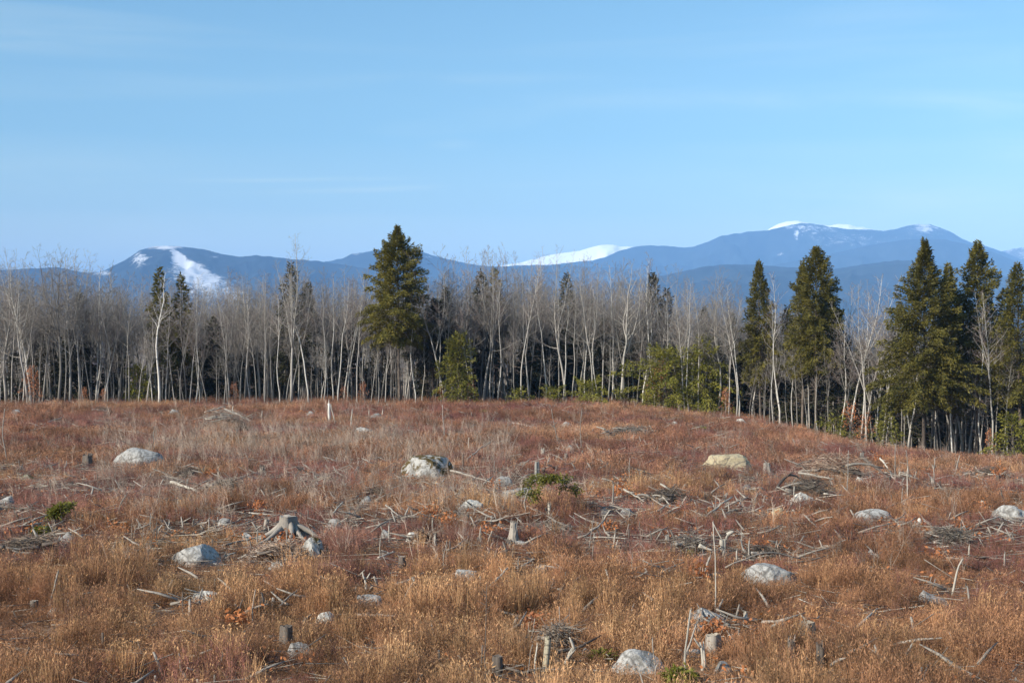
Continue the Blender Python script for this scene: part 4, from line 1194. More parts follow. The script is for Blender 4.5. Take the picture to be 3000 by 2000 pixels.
ST(2486, 1448, 2486, 1318, 4, 'tall thin dead sapling rising from the root mass', 36, twigs=8, name='dead_sapling', cat='dead sapling')
ST(2626, 1416, 2624, 1300, 4.5, 'thin dead sapling right of the leaning log, first of the group of three', 37, twigs=4, name='dead_sapling', cat='dead sapling')
ST(2672, 1418, 2655, 1318, 4, 'leaning dead sapling, top bent left, of the group of three', 38, twigs=5, name='dead_sapling', cat='dead sapling')
ST(2662, 1468, 2658, 1368, 5, 'nearest pale dead sapling of the group of three', 39, 'wood_pale')
ST(2738, 1428, 2738, 1342, 4, 'thin lone dead sapling right of the group of three', 40, twigs=4, name='dead_sapling', cat='dead sapling')
ST(2795, 1396, 2812, 1335, 5, 'leaning forked dead stem below the forest edge at right', 41, twigs=5, name='dead_sapling', cat='dead sapling')
ST(2008, 1990, 2021, 1785, 7, 'tall pale pole at the bottom, left arm of the crossed pair', 42, 'wood_pale', bend=.02, taper=.9)
ST(1994, 1948, 2040, 1830, 9, 'thick grey pole leaning across the tall pale one', 43, 'wood_grey', bend=.02)
ST(1540, 1996, 1560, 1886, 4, 'thin leaning stem left of the peeling birch stump', 44)
ST(1565, 1966, 1573, 1890, 8, 'pale short pole just left of the peeling birch stump', 45, 'wood_pale')
ST(1550, 1868, 1549, 1826, 6, 'grey peg above the peeling birch stump', 46)
ST(1425, 1998, 1426, 1712, 5, 'tall thin dark dead sapling at the bottom with a side branch each way', 47, 'wood_dark', twigs=7, name='dead_sapling', cat='dead sapling', taper=.4)
ST(1166, 1774, 1214, 1696, 6, 'leaning grey stake right of the flat pale slab', 48)
ST(1276, 1862, 1265, 1829, 7, 'short leaning stake in the open grass below centre', 49)
ST(1102, 1712, 1104, 1700, 5, 'stub beside the splintered forked snag', 50)
ST(22, 1352, 14, 1196, 4, 'crooked bare sapling near the left edge of the field', 51, twigs=6, name='dead_sapling', cat='dead sapling', bend=.05)
ST(1030, 1258, 1032, 1201, 5, 'white stake in the far field below the tallest hemlock', 52, 'wood_pale')
ST(1082, 1214, 1081, 1202, 5, 'short white peg far back, left of the pair by the small grey rock', 53, 'wood_pale')
ST(1121, 1214, 1121, 1203, 5, 'short white peg far back, right of the pair by the small grey rock', 54, 'wood_pale')
ST(1373, 1320, 1374, 1281, 4, 'white stake up the slope right of the mossy boulder', 55, 'wood_pale')
ST(1358, 1374, 1357, 1332, 6, 'dark stake at the right shoulder of the mossy boulder', 56, 'wood_dark')
ST(1449, 1388, 1449, 1350, 4, 'pale stake midway between mossy boulder and birch stump', 57)
ST(1304, 1280, 1298, 1185, 3.5, 'thin bare sapling in the far field at centre', 58, twigs=6, name='dead_sapling', cat='dead sapling')
ST(1640, 1295, 1616, 1196, 3.5, 'leaning bare sapling at the far field right of centre', 59, twigs=5, name='dead_sapling', cat='dead sapling')
ST(1703, 1310, 1704, 1195, 3.5, 'straight bare sapling before the low spreading hemlock bush', 60, twigs=6, name='dead_sapling', cat='dead sapling')
ST(967, 1236, 964, 1181, 10, 'white broken birch snag in the far field right of the tallest leafless tree', 61, 'bark_birch', name='birch_snag', cat='snag', taper=.85)
ST(988, 1244, 969, 1186, 5, 'fallen side limb propped against the white broken birch snag', 62, 'wood_pale')
ST(682, 1216, 682, 1192, 5, 'white peg right of the stump on the far left heap', 63, 'wood_pale')
ST(768, 1222, 768, 1206, 5, 'pale peg right of the far left brush heap', 64, 'wood_pale')
ST(345, 1512, 372, 1447, 6, 'crooked pale stem in the mid left below the large smooth boulder', 65, bend=.1)
ST(372, 1447, 338, 1405, 5, 'upper crooked branch above the crooked pale stem at mid left', 66)
ST(1798, 1480, 1797, 1416, 8, 'grey snag left of the oak sprout right of centre', 67)
ST(1845, 1420, 1846, 1340, 3.5, 'thin whip in the open mid field right of the birch stump', 68, twigs=5, name='dead_sapling', cat='dead sapling')
ST(2100, 1512, 2098, 1450, 4, 'thin upright stem crossing the white leaning log', 69)
ST(2330, 1475, 2326, 1425, 5, 'thin stake in front of the root mass, left part', 70, 'wood_pale')
ST(2302, 1480, 2301, 1455, 4, 'short thin stake left of the root mass front', 71)
ST(2645, 1490, 2644, 1430, 4, 'pale stem below the group of three dead saplings', 72)
ST(2953, 1477, 2932, 1440, 9, 'leaning grey post above the boulder at the right edge', 73, 'wood_dark')
ST(2635, 1400, 2636, 1382, 9, 'short pale block beside the group of three saplings', 74, 'wood_pale')
ST(450, 1312, 452, 1250, 3.5, 'thin bare stem rising behind the large smooth boulder', 75)
ST(1925, 1960, 1912, 1870, 6, 'broken orange stained stick on the largest foreground boulder', 76)
ST(755, 1592, 754, 1552, 6, 'thin twin pegs left of the big rooted stump', 77)
ST(842, 1632, 842, 1532, 5, 'thin grey stake in front of the big rooted stump', 78)
ST(927, 1620, 915, 1552, 5, 'thin pale stake in front of the upright boulder', 79)
ST(1930, 1985, 1925, 1945, 10, 'twisted root-like snag before the largest foreground boulder', 80, 'wood_grey', bend=.1)

def fork_snag(cx, yb, parts, label, mat, seed):
    p = at(cx, yb + 3); mp = m_per_px(p); r = random.Random(seed)
    e = empty('splintered_snag', p); tag(e, label, 'snag', 'stumps and snags in the clearing')
    for (xa, ya, xb, yb_, w) in parts:
        a = np.array([(xa - cx) * mp, r.uniform(-.03, .03), (yb + 3 - ya) * mp - (.12 if ya >= yb - 2 else 0)]); b = np.array([(xb - cx) * mp, r.uniform(-.08, .08), (yb + 3 - yb_) * mp])
        g_ = Geo(); P = stick_pts(a, b, r.uniform(-.06, .06), r, 6); g_.tube(P, w * mp / 2 * np.array([1.1, 1.0, .95, .85, .7, .3]), 6)
        g_.build('split_stem', M[mat], e, True)
    clear(p, .3, 1.6, .3)
FS = fork_snag
FS(1652, 1950, [(1648, 1950, 1676, 1898, 11), (1660, 1935, 1686, 1900, 9), (1682, 1902, 1668, 1864, 9), (1670, 1925, 1680, 1893, 6)], 'twisted pale broken snag right of the peeling birch stump', 'wood_pale', 1)
FS(2058, 1960, [(2058, 1960, 2052, 1882, 11), (2066, 1955, 2062, 1880, 8), (2052, 1895, 2032, 1866, 7)], 'forked splintered pale snag before the flat topped stump', 'wood_pale', 2)
FS(1074, 1722, [(1074, 1722, 1068, 1690, 9), (1068, 1695, 1062, 1675, 6), (1072, 1698, 1084, 1678, 5)], 'pale forked snag left of the splintered leaning stake', 'wood_pale', 3)
FS(1405, 1592, [(1402, 1592, 1408, 1540, 9), (1408, 1590, 1411, 1560, 6), (1398, 1594, 1402, 1568, 5)], 'shredded grey snag left of the tall broken stump', 'wood_grey', 4)
FS(1422, 1532, [(1420, 1532, 1424, 1512, 9), (1424, 1520, 1426, 1505, 5)], 'little grey snag below the small orange sprout', 'wood_grey', 5)
FS(2125, 1592, [(2128, 1592, 2088, 1528, 5), (2120, 1590, 2132, 1562, 9), (2132, 1566, 2150, 1556, 14)], 'tangled pale broken limbs above the barrel-like stump', 'wood_pale', 6)
FS(560, 1600, [(552, 1598, 550, 1578, 9), (575, 1600, 572, 1580, 10), (556, 1590, 580, 1584, 8)], 'little broken snag just above the triangular boulder', 'wood_dark', 7)
FS(1735, 1995, [(1735, 1995, 1742, 1960, 4)], 'thin stub at the very bottom', 'wood_dark', 8)

def log(x0, y0, x1, y1, w, label, seed, mat='wood_grey', bend=.02, lift=.10, name='fallen_branch', cat='branch', twigs=3, arch=0.0):
    """lies on the ground between two ground pixels"""
    swap = y1 > y0
    if swap: x0, y0, x1, y1 = x1, y1, x0, y0
    a, b = at(x0, y0 + 3), at(x1, y1 + 3); r = random.Random(seed)
    dy_ = min((b.y - a.y) * .4, 1.2 + abs(b.x - a.x) * .5)      # far end rests propped on the brush
    Yb = a.y + dy_; b = Vector(((x1 - 1500) / F * Yb, Yb, EYE - (y1 + 3 - HZ) / F * Yb))
    if swap: a, b = b, a
    mid = (a + b) / 2
    mp = m_per_px(mid); R = w * mp / 2 * .78; n = 9
    P = []
    for i in range(n):
        t_ = i / (n - 1); q = a.lerp(b, t_)
        q = Vector((q.x, q.y, max(q.z, ground_z(q.x, q.y)) + R * .6 + lift * .5 + arch * math.sin(t_ * math.pi)))
        q += Vector((r.uniform(-1, 1), r.uniform(-1, 1), r.uniform(-.8, .8))) * (b - a).length * .012 + Vector((-(b - a).y, (b - a).x, 0)) * bend * math.sin(t_ * math.pi)
        P.append(np.array(q - mid))
    g_ = Geo(); g_.tube(P, R * np.linspace(1.1, .6, n), 8)
    L = (b - a).length; sa, sb, sr = [], [], []
    for q in range(twigs):
        i = r.randrange(2, n - 1); d = unit(P[i] - P[i - 1]); sd = unit(np.cross(d, [0, 0, 1.0])) * r.choice((-1, 1))
        e_ = P[i] + (d * .7 + sd * r.uniform(.3, .7) + np.array([0, 0, r.uniform(.05, .5)])) * L * r.uniform(.1, .25)
        g_.tube([P[i], (P[i] + e_) / 2 + np.array([0, 0, .02]), e_], [R * .45, R * .3, R * .1], 4)
    o = g_.build(name, M[mat], None, True); o.location = mid
    tag(o, label, cat, 'fallen branches and logs in the clearing')
    k = max(2, int(L / 1.0))
    for i in range(k + 1):
        q = a.lerp(b, i / k); clear(q, .45, .9, .35)
    return o
L_ = log
L_(-20, 1490, 138, 1507, 8, 'long dark branch running in from the left edge to the small green sprig', 1, 'wood_dark', lift=.25)
L_(8, 1556, 122, 1534, 10, 'curved pale branch below the long dark one at left', 2, 'wood_pale', bend=.06)
L_(308, 1255, 455, 1276, 6, 'white branch lying in the far left field', 3, 'wood_pale')
L_(140, 1236, 180, 1224, 5, 'short pale branch at far left of the far field', 4, 'wood_pale')
L_(500, 1416, 582, 1442, 11, 'pale log right below the large smooth boulder', 5, 'wood_pale')
L_(355, 1443, 422, 1451, 9, 'short pale log left of its twin below the large smooth boulder', 6, 'wood_pale')
L_(545, 1410, 700, 1416, 6, 'thin grey branch above the pale log at left', 7)
L_(640, 1438, 710, 1428, 8, 'grey branch right of the pale log at left', 8)
L_(1320, 1386, 1440, 1422, 8, 'fallen pole pointing down right from the mossy boulder', 9, 'wood_grey', lift=.3)
L_(1350, 1412, 1430, 1426, 6, 'second thinner pole beneath the fallen pole at the mossy boulder', 10)
L_(1366, 1360, 1438, 1306, 5, 'thin bent pole rising right of the mossy boulder', 11, 'wood_grey', lift=.5)
L_(1828, 1444, 1892, 1482, 8, 'pale log right of the leafy snag, right of centre', 12, 'wood_pale', lift=.3)
L_(1936, 1428, 2010, 1474, 7, 'pale pole in the brush left of the white leaning log', 13, 'wood_pale', lift=.3)
L_(1942, 1458, 1964, 1486, 6, 'short pale stick under the pale pole right of centre', 14, 'wood_pale')
L_(2064, 1526, 2146, 1464, 8, 'white leaning log crossing a thin upright stem', 15, 'wood_pale', lift=.25)
L_(2104, 1514, 2158, 1494, 5, 'thin grey stick beneath the white leaning log', 16)
L_(2125, 1680, 2345, 1652, 6, 'bowed branch arching over the layered pale boulder', 17, 'wood_grey', lift=.3, arch=.25, twigs=0)
L_(2064, 1692, 2108, 1682, 7, 'short grey stick left of the bowed branch', 18)
L_(2356, 1512, 2402, 1556, 7, 'weathered grey log sloping below the tan half buried rock', 19)
L_(728, 1505, 872, 1519, 6, 'pale thin branch lying above the big rooted stump', 20, 'wood_pale')
L_(975, 1518, 1004, 1482, 7, 'pale bent stick up right behind the big rooted stump', 21, 'wood_pale', lift=.3)
L_(1128, 1480, 1186, 1534, 6, 'grey branch sloping down right below the mossy boulder', 22)
L_(1108, 1638, 1156, 1620, 8, 'pale short branch below the round twig heap', 23, 'wood_pale')
L_(1366, 1546, 1446, 1536, 6, 'grey arched branch left of the shredded snag', 24, arch=.15)
L_(1490, 1604, 1556, 1593, 9, 'flat pale log just below the tall broken stump', 25, 'wood_pale')
L_(1528, 1664, 1562, 1644, 10, 'short grey broken log right of the thin grey slab', 26)
L_(1530, 1742, 1582, 1730, 7, 'small pale stick in the open centre foreground', 27, 'wood_pale')
L_(1042, 1806, 1158, 1810, 12, 'grey log lying below the flat pale slab', 28, 'wood_grey')
L_(272, 1742, 412, 1744, 8, 'thin pale log left of the long thin pale ledge stone', 29, 'wood_pale')
L_(1428, 1748, 1488, 1684, 11, 'thick pale log leaning up right of the pale tilted slab', 31, 'wood_pale', lift=.35, twigs=1)
L_(820, 1794, 868, 1748, 8, 'thick dead stick leaning in the left centre foreground', 32, 'wood_grey', lift=.3, twigs=4)
L_(886, 1828, 912, 1804, 7, 'short grey stick above the dark stump at lower left', 33)
L_(1508, 1818, 1548, 1826, 7, 'grey branch over the peg above the peeling birch stump', 34)
L_(1548, 1884, 1600, 1884, 6, 'thin pale stick lying across the top of the peeling birch stump', 35, 'wood_pale', lift=.5)
L_(2590, 1385, 2650, 1402, 6, 'pale stick right of the leaning dead log', 36, 'wood_pale')
L_(2520, 1346, 2606, 1412, 11, 'big leaning dead log with broken lower end at right', 37, 'wood_dark', lift=.3, name='fallen_log', cat='log')
L_(2578, 1362, 2600, 1390, 7, 'white broken piece lying along the big leaning dead log', 38, 'wood_pale', lift=.7)
L_(2274, 1448, 2340, 1408, 11, 'thick grey root arm at the left of the root mass', 39, 'wood_dark', lift=.35, arch=.25)
L_(2340, 1408, 2440, 1428, 9, 'grey limb along the top of the root mass', 40, 'wood_grey', lift=.7)
L_(2330, 1434, 2392, 1430, 13, 'cream coloured root in the heart of the root mass', 41, 'wood_pale', lift=.45)
L_(2390, 1462, 2452, 1486, 6, 'pale stick below the root mass', 42, 'wood_pale')
L_(2448, 1400, 2490, 1416, 6, 'pale bent branch between the two white rock clusters', 43, 'wood_pale', lift=.3)
L_(2700, 1575, 2830, 1560, 7, 'grey long branch in the right brush heap', 44, lift=.35)
L_(2720, 1605, 2760, 1620, 6, 'pale stick left below the right brush heap', 45, 'wood_pale')
L_(2522, 1572, 2586, 1566, 7, 'forked grey branch below the rounded pale boulder', 46, lift=.3)
L_(2980, 1425, 3030, 1400, 9, 'pale stick cut by the right edge of the frame', 47, 'wood_pale')
L_(2760, 1636, 2820, 1640, 7, 'pale crooked branch left of the peg below the right brush heap', 48, 'wood_pale')
L_(660, 1206, 735, 1244, 8, 'grey limb sloping down the far left brush heap', 49, lift=.5)
L_(600, 1214, 660, 1196, 6, 'pale limb on the left side of the far left brush heap', 50, 'wood_pale', lift=.4)
L_(1500, 1238, 1560, 1250, 5, 'pale sticks in the far centre field', 51, 'wood_pale')
L_(1800, 1262, 1840, 1280, 5, 'grey stick below the far brush near the low hemlocks', 52)
L_(640, 1640, 690, 1622, 9, 'pale root-like limb left of the big rooted stump', 53, 'wood_pale')
L_(655, 1600, 745, 1580, 8, 'thin grey limb above the pale root-like one', 54)
L_(1690, 1665, 1700, 1670, 5, 'tiny stick right of the thin grey slab', 55)
L_(1955, 1672, 1988, 1676, 8, 'short pale stick below the mossy mound', 56, 'wood_pale')
L_(1740, 1585, 1840, 1590, 5, 'thin pale fallen pole right of the twiggy dead sapling', 57, 'wood_pale', lift=.3)
L_(0, 1610, 130, 1600, 9, 'grey branch along the top of the dark heap at left', 58)

# ---- heaps of brush: an uncountable twig mass with separate limbs
def heap(cx, yb, w, h, label, seed, mat='wood_grey', n=260, limbs=8, moss=False):
    p = at(cx, yb + 2); mp = m_per_px(p); W, H = w * mp, h * mp + .1; r = np.random.default_rng(seed); r_ = random.Random(seed)
    e = empty('brush_heap', p); tag(e, label, 'brush heap', 'heaps of cut brush in the clearing')
    D = min(W * .55, 2.6)
    bm = rock_geo(seed + 900, W * .85, H * .62, D * .9, 3, 2, .3)
    me = bpy.data.meshes.new('mound'); bm.to_mesh(me); bm.free(); me.materials.append(M['moss'] if moss else M['ground'])
    for pl in me.polygons: pl.use_smooth = True
    link(bpy.data.objects.new('mound', me), e)
    n *= 3; u = r.normal(size=(n, 2)) * .42
    hh = H * np.sqrt(np.clip(1 - (u ** 2).sum(1), 0.02, 1)) * r.uniform(.3, 1.05, n) + r.uniform(0, .12, n)
    c = np.stack([u[:, 0] * W * .5, u[:, 1] * D * .5, hh], 1)
    az = r.uniform(0, 6.28, n)
    d = np.stack([np.cos(az), np.sin(az), r.normal(size=n) * .4 + .1], 1) * (r.uniform(.12, .6, n) * (1 + 1.2 * (r.random(n) < .12)))[:, None]
    q_ = n * 3 // 5
    for sl, m_ in ((slice(0, q_), mat), (slice(q_, n), 'grey_twig' if mat != 'grey_twig' else 'dark_weed')):
        g_ = Geo(); g_.spikes(c[sl] - d[sl] * .5, c[sl] + d[sl] * .5, r.uniform(.004, .012, n)[sl])
        tw = g_.build('twigs', M[m_], e); tw['kind'] = 'stuff'
    for q in range(int(limbs * 1.6)):
        a = np.array([r_.uniform(-.5, .2) * W, r_.uniform(-.5, .1) * D, H * r_.uniform(.2, .8)]); b = a + np.array([r_.uniform(.2, .45) * W * r_.choice((-.6, 1)), r_.uniform(-.2, .3), r_.uniform(-.3, .3) * H])
        g2 = Geo(); g2.tube(stick_pts(a, b, r_.uniform(-.1, .1), r_, 6), np.linspace(1, .4, 6) * r_.uniform(.025, .075), 5); g2.build('limb', M[r_.choice(('wood_grey', 'wood_pale', 'wood_grey', 'wood_dark'))], e, True)
    clear(p, W * .45, D * .5 + .8, .3)
    return e
HP = heap
HP(660, 1258, 190, 52, 'far left heap of grey brush with a stump on top', 1, n=420)
HP(2440, 1402, 250, 62, 'wide brown brush heap behind the root mass, right side', 2, 'grey_twig', n=520)
HP(2372, 1462, 180, 50, 'root mass of an uprooted tree with white rocks beneath', 3, 'wood_dark', n=320)
HP(2775, 1604, 170, 40, 'long low heap of grey sticks on the right', 4, n=420)
HP(1850, 1276, 170, 24, 'flat scatter of grey brush in the far field below the low hemlocks', 5, n=320)
HP(95, 1622, 240, 34, 'dark low heap of branches along the left edge', 6, 'wood_dark', n=420)
HP(1245, 1602, 86, 28, 'round olive grey twig heap near the centre', 7, 'grey_twig', n=320)
HP(665, 1442, 120, 26, 'tangle of grey twigs right of the pale log at left', 8, n=260)
HP(300, 1216, 80, 22, 'small dark heap far back left', 9, 'wood_dark', n=160)
HP(1640, 1900, 120, 44, 'tangle of dead limbs behind the peeling birch stump', 10, n=220)
HP(2025, 1624, 110, 40, 'moss covered mound with sticks right of centre', 11, n=130, moss=True)
HP(1960, 1470, 150, 26, 'dark brush heap right of the oak leafed snag', 12, 'wood_dark', n=300)
HP(1600, 1565, 160, 16, 'flat layer of bleached slash right of the tall broken stump', 13, n=260)
HP(2240, 1640, 120, 20, 'dark rotten log mass above the layered pale boulder', 14, 'wood_dark', n=200)
HP(560, 1400, 90, 20, 'small dark twig heap right of the large smooth boulder', 15, 'wood_dark', n=160)
HP(1100, 1462, 70, 22, 'little heap of dark bark below the mossy boulder', 16, 'wood_dark', n=140)
HP(815, 1640, 190, 30, 'low mound of chips and twigs around the big rooted stump', 17, 'grey_twig', n=300, limbs=3)
HP(2900, 1400, 120, 20, 'dark brush under the forest at the far right', 18, 'wood_dark', n=200)

# ---- oak sprouts with orange leaves
def oak(cx, yb, w, h, label, seed):
    p = at(cx, yb + 2); mp = m_per_px(p); W, H = w * mp, h * mp + .1; r = np.random.default_rng(seed)
    e = empty('oak_sprout', p); tag(e, label, 'oak sprout', 'oak sprouts holding orange leaves')
    g_ = Geo(); tips = []
    for q in range(7):
        t_ = np.array([r.uniform(-.5, .5) * W, r.uniform(-.4, .4) * W, H * r.uniform(.6, 1)]); m_ = t_ * .5 + r.normal(size=3) * .05
        g_.tube([np.zeros(3), m_, t_], [.012, .009, .004], 4); tips += [t_, m_, (t_ + m_) / 2]
    g_.build('stem', M['grey_twig'], e)
    tips = np.array(tips); n = 110
    c = tips[r.integers(0, len(tips), n)] + r.normal(size=(n, 3)) * np.array([.13, .13, .09])
    g2 = Geo(); d = r.normal(size=(n, 3)); d[:, 2] -= .5; d /= np.linalg.norm(d, axis=1, keepdims=True)
    g2.kites(c, d * r.uniform(.09, .16, n)[:, None], .07, r); g2.build('leaves', M['oak_leaf'], e)
    clear(p, W * .5, 1.0, .5)
for k, (cx, yb, w, h, lab) in enumerate([
    (1449, 1450, 34, 48, 'bright orange oak sprout between the mossy boulder and the hemlock sapling'), (1815, 1462, 20, 44, 'rusty oak leaves clinging to the grey snag right of centre'),
    (2921, 1408, 30, 46, 'orange oak leaves on the dark stump at far right'), (1556, 1575, 26, 24, 'orange oak sprout right of the tall broken stump'),
    (1432, 1580, 50, 32, 'brown oak sprout left of the tall broken stump'), (1312, 1548, 70, 36, 'spread of oak leaves above the round twig heap'),
    (350, 1568, 60, 30, 'pale orange oak sprout above the triangular boulder'), (2742, 1648, 50, 26, 'dark brown dead fern-like sprout under the right brush heap'),
    (1780, 1560, 36, 20, 'orange oak leaves near the far end of the thin fallen pole'), (690, 1842, 40, 36, 'dark brown sprout at the foot of the dark forked stake'),
    (1565, 1848, 40, 34, 'brown leaves around the small leafy broken stump'), (1935, 1925, 46, 40, 'dead orange leaves on the largest foreground boulder'),
    (2575, 1356, 22, 24, 'orange leaves above the big leaning dead log'), (2870, 1505, 50, 34, 'oak leaves around the pale leaning stump at right'),
    (2090, 1860, 40, 26, 'rusty leaves behind the flat grey rock'), (2230, 1612, 50, 20, 'orange leaf litter sprout above the bowed branch'),
    (2040, 1700, 44, 34, 'rusty sprout at the foot of the thick leaning dark stake'), (835, 1590, 16, 16, 'orange leaves caught under the big rooted stump'),
    (1860, 1262, 26, 18, 'rusty sprout in the far brush below the low hemlocks'), (760, 1500, 26, 30, 'rusty sprout up behind the big rooted stump'),
    (1255, 1515, 40, 26, 'rusty leaves left of the oak leaf spread'), (2715, 1400, 30, 22, 'rusty leaves right of the group of three saplings'),
    (620, 1405, 22, 26, 'yellowish leaves above the tangle of grey twigs'), (2810, 1560, 30, 20, 'rusty leaves beside the small pale stump in the right heap')]):
    oak(cx, yb, w, h, lab, 40 + k)

# ---- green hemlock saplings in the field
def sapling(cx, yb, pts_px, w, label, seed, nspr=1.0, sag=.5):
    p = at(cx, yb + 2); mp = m_per_px(p); r = np.random.default_rng(seed)
    e = empty('hemlock_sapling', p); tag(e, label, 'sapling', 'green hemlock saplings in the clearing')
    P = np.array([[(x - cx) * mp, 0, (yb + 2 - y) * mp] for x, y in pts_px]); P[0, 2] = -.1
    tt = np.linspace(0, 1, len(P)); ts = np.linspace(0, 1, 14); Q = np.stack([np.interp(ts, tt, P[:, i]) for i in range(3)], 1)
    Q[:, 1] += np.sin(ts * 3) * .1
    g_ = Geo(); g_.tube(Q, np.linspace(.035, .008, 14), 5)
    cs, ds = [], []
    L0 = w * mp
    for b in range(int(30 * nspr)):
        t_ = r.uniform(.22, 1); c_ = np.array([np.interp(t_, ts, Q[:, i]) for i in range(3)]); az = r.uniform(0, 6.28)
        L = L0 * r.uniform(.3, .6); d = np.array([math.cos(az), math.sin(az), r.uniform(-.2, .3)])
        m_ = c_ + d * L * .5; e_ = m_ + unit(d - np.array([0, 0, sag])) * L * .5
        g_.tube([c_, m_, e_], [.010, .008, .003], 3, False)
        k = int(48 * L / max(L0 * .45, .1)); s = r.uniform(.15, 1, k)[:, None]
        q = np.where(s < .5, c_ + (m_ - c_) * s * 2, m_ + (e_ - m_) * (s * 2 - 1)) + r.normal(size=(k, 3)) * np.array([.09, .09, .035])
        cs.append(q); dd = d + r.normal(size=(k, 3)) * .6 - np.array([0, 0, .25]); ds.append(dd / np.linalg.norm(dd, axis=1, keepdims=True) * r.uniform(.06, .13, k)[:, None])
    g_.build('stem', M['wood_grey'], e, True)
    g2 = Geo(); g2.kites(np.vstack(cs), np.vstack(ds) * 1.2, .055, r, np.array([0, 0, 1.0]) + r.normal(size=(len(np.vstack(cs)), 3)) * .5); g2.build('foliage', M['young'], e)
    clear(p, .6, 1.2, .4)
sapling(1548, 1520, [(1548, 1520), (1535, 1475), (1545, 1440), (1560, 1412), (1590, 1398), (1625, 1394), (1650, 1410), (1665, 1430)], 92, 'drooping green hemlock sapling arching over in the mid field', 1, 1.1, .9)
sapling(158, 1542, [(158, 1542), (160, 1510), (172, 1490), (196, 1478)], 40, 'small green hemlock sprig near the left edge at the tip of the dark branch', 2, 1.0)
sapling(1990, 2010, [(1990, 2010), (1992, 1985), (1990, 1970)], 44, 'bright green seedling at the very bottom edge by the crossed poles', 3, .8)
sapling(1762, 1936, [(1762, 1936), (1764, 1925), (1768, 1918)], 32, 'tiny bright green seedling left of the largest foreground boulder', 4, .5)
sapling(115, 1568, [(115, 1568), (116, 1556), (114, 1545)], 26, 'faint green seedling below the curved pale branch at left', 5, .4)
sapling(2030, 1262, [(2030, 1262), (2040, 1254), (2058, 1251)], 36, 'low green sprig on the slope below the slim birches', 6, .6)
sapling(1418, 1212, [(1418, 1212), (1419, 1206), (1420, 1202)], 22, 'tiny green sprig in the far grass right of the young bright hemlock', 7, .3)

# ------------------------------------------------------------------ the plant cover of the clearing
def grass_clump(seed, n, h, r0, w, lean=.28, heads=True):
    r = np.random.default_rng(seed); g_ = Geo()
    a = r.uniform(0, 6.28, n); rad_ = r0 * np.sqrt(r.random(n)); b = np.stack([np.cos(a) * rad_, np.sin(a) * rad_, -.04 * np.ones(n)], 1)
    hh = h * r.uniform(.5, 1.1, n); la = r.uniform(0, 6.28, n); ln = np.abs(r.normal(size=n)) * lean
    d = np.stack([np.cos(la) * ln, np.sin(la) * ln, np.ones(n)], 1); m_ = b + d * hh[:, None] * .55
    tp = m_ + (d + np.stack([np.cos(la) * ln * 1.3, np.sin(la) * ln * 1.3, -.15 * np.ones(n)], 1)) * hh[:, None] * .45
    sd = np.stack([-np.sin(a + 1), np.cos(a + 1), np.zeros(n)], 1) * w
    V = np.stack([b - sd * .5, b + sd * .5, m_ - sd * .45, m_ + sd * .45, tp], 1); k = np.arange(n)[:, None] * 5
    g_.add(V.reshape(-1, 3), k + np.array([[2, 3, 4]]), k + np.array([[0, 1, 3, 2]]))
    if heads:
        m = n; pick = r.integers(0, n, m); s = r.uniform(.0, .45, m)[:, None]; c = tp[pick] - (tp[pick] - m_[pick]) * s
        dd = (tp[pick] - m_[pick]); dd /= np.linalg.norm(dd, axis=1, keepdims=True); dd = dd + r.normal(size=(m, 3)) * .45
        g_.kites(c, dd * r.uniform(.03, .075, m)[:, None], w * 2.2, r)
    return g_
def twig_bush(seed, n, h, r0, w, br=5):
    r = np.random.default_rng(seed); g_ = Geo(); sa, sb, sr = [], [], []
    for i in range(n):
        a = r.uniform(0, 6.28); q = r0 * math.sqrt(r.random()); p = np.array([math.cos(a) * q, math.sin(a) * q, -.05]); hh = h * r.uniform(.55, 1.1)
        d = unit(np.array([r.normal() * .22, r.normal() * .22, 1])); t_ = p + d * hh
        sa.append(p); sb.append(t_); sr.append(w)
        for j in range(br):
            k = r.uniform(.35, .95); c = p + d * hh * k; sa.append(c); sb.append(c + unit(d + r.normal(size=3) * .55) * hh * r.uniform(.15, .38)); sr.append(w * .6)
    g_.spikes(np.array(sa), np.array(sb), np.array(sr)); return g_
def litter(seed, n, L, w, tilt=.12):
    r = np.random.default_rng(seed); g_ = Geo(); c = np.stack([r.normal(size=n) * .8, r.normal(size=n) * .8, r.uniform(.02, .22, n)], 1)
    az = r.uniform(0, 6.28, n); d = np.stack([np.cos(az), np.sin(az), r.normal(size=n) * tilt], 1) * (L * r.uniform(.3, 1.2, n))[:, None]
    g_.spikes(c - d * .5, c + d * .5, w * r.uniform(.5, 1.3, n)); return g_
def leaf_patch(seed, n):
    r = np.random.default_rng(seed); g_ = Geo(); c = np.stack([r.normal(size=n) * .5, r.normal(size=n) * .5, r.uniform(.03, .28, n)], 1)
    d = r.normal(size=(n, 3)) * np.array([1, 1, .6]); d /= np.linalg.norm(d, axis=1, keepdims=True); g_.kites(c, d * .11, .07, r); return g_

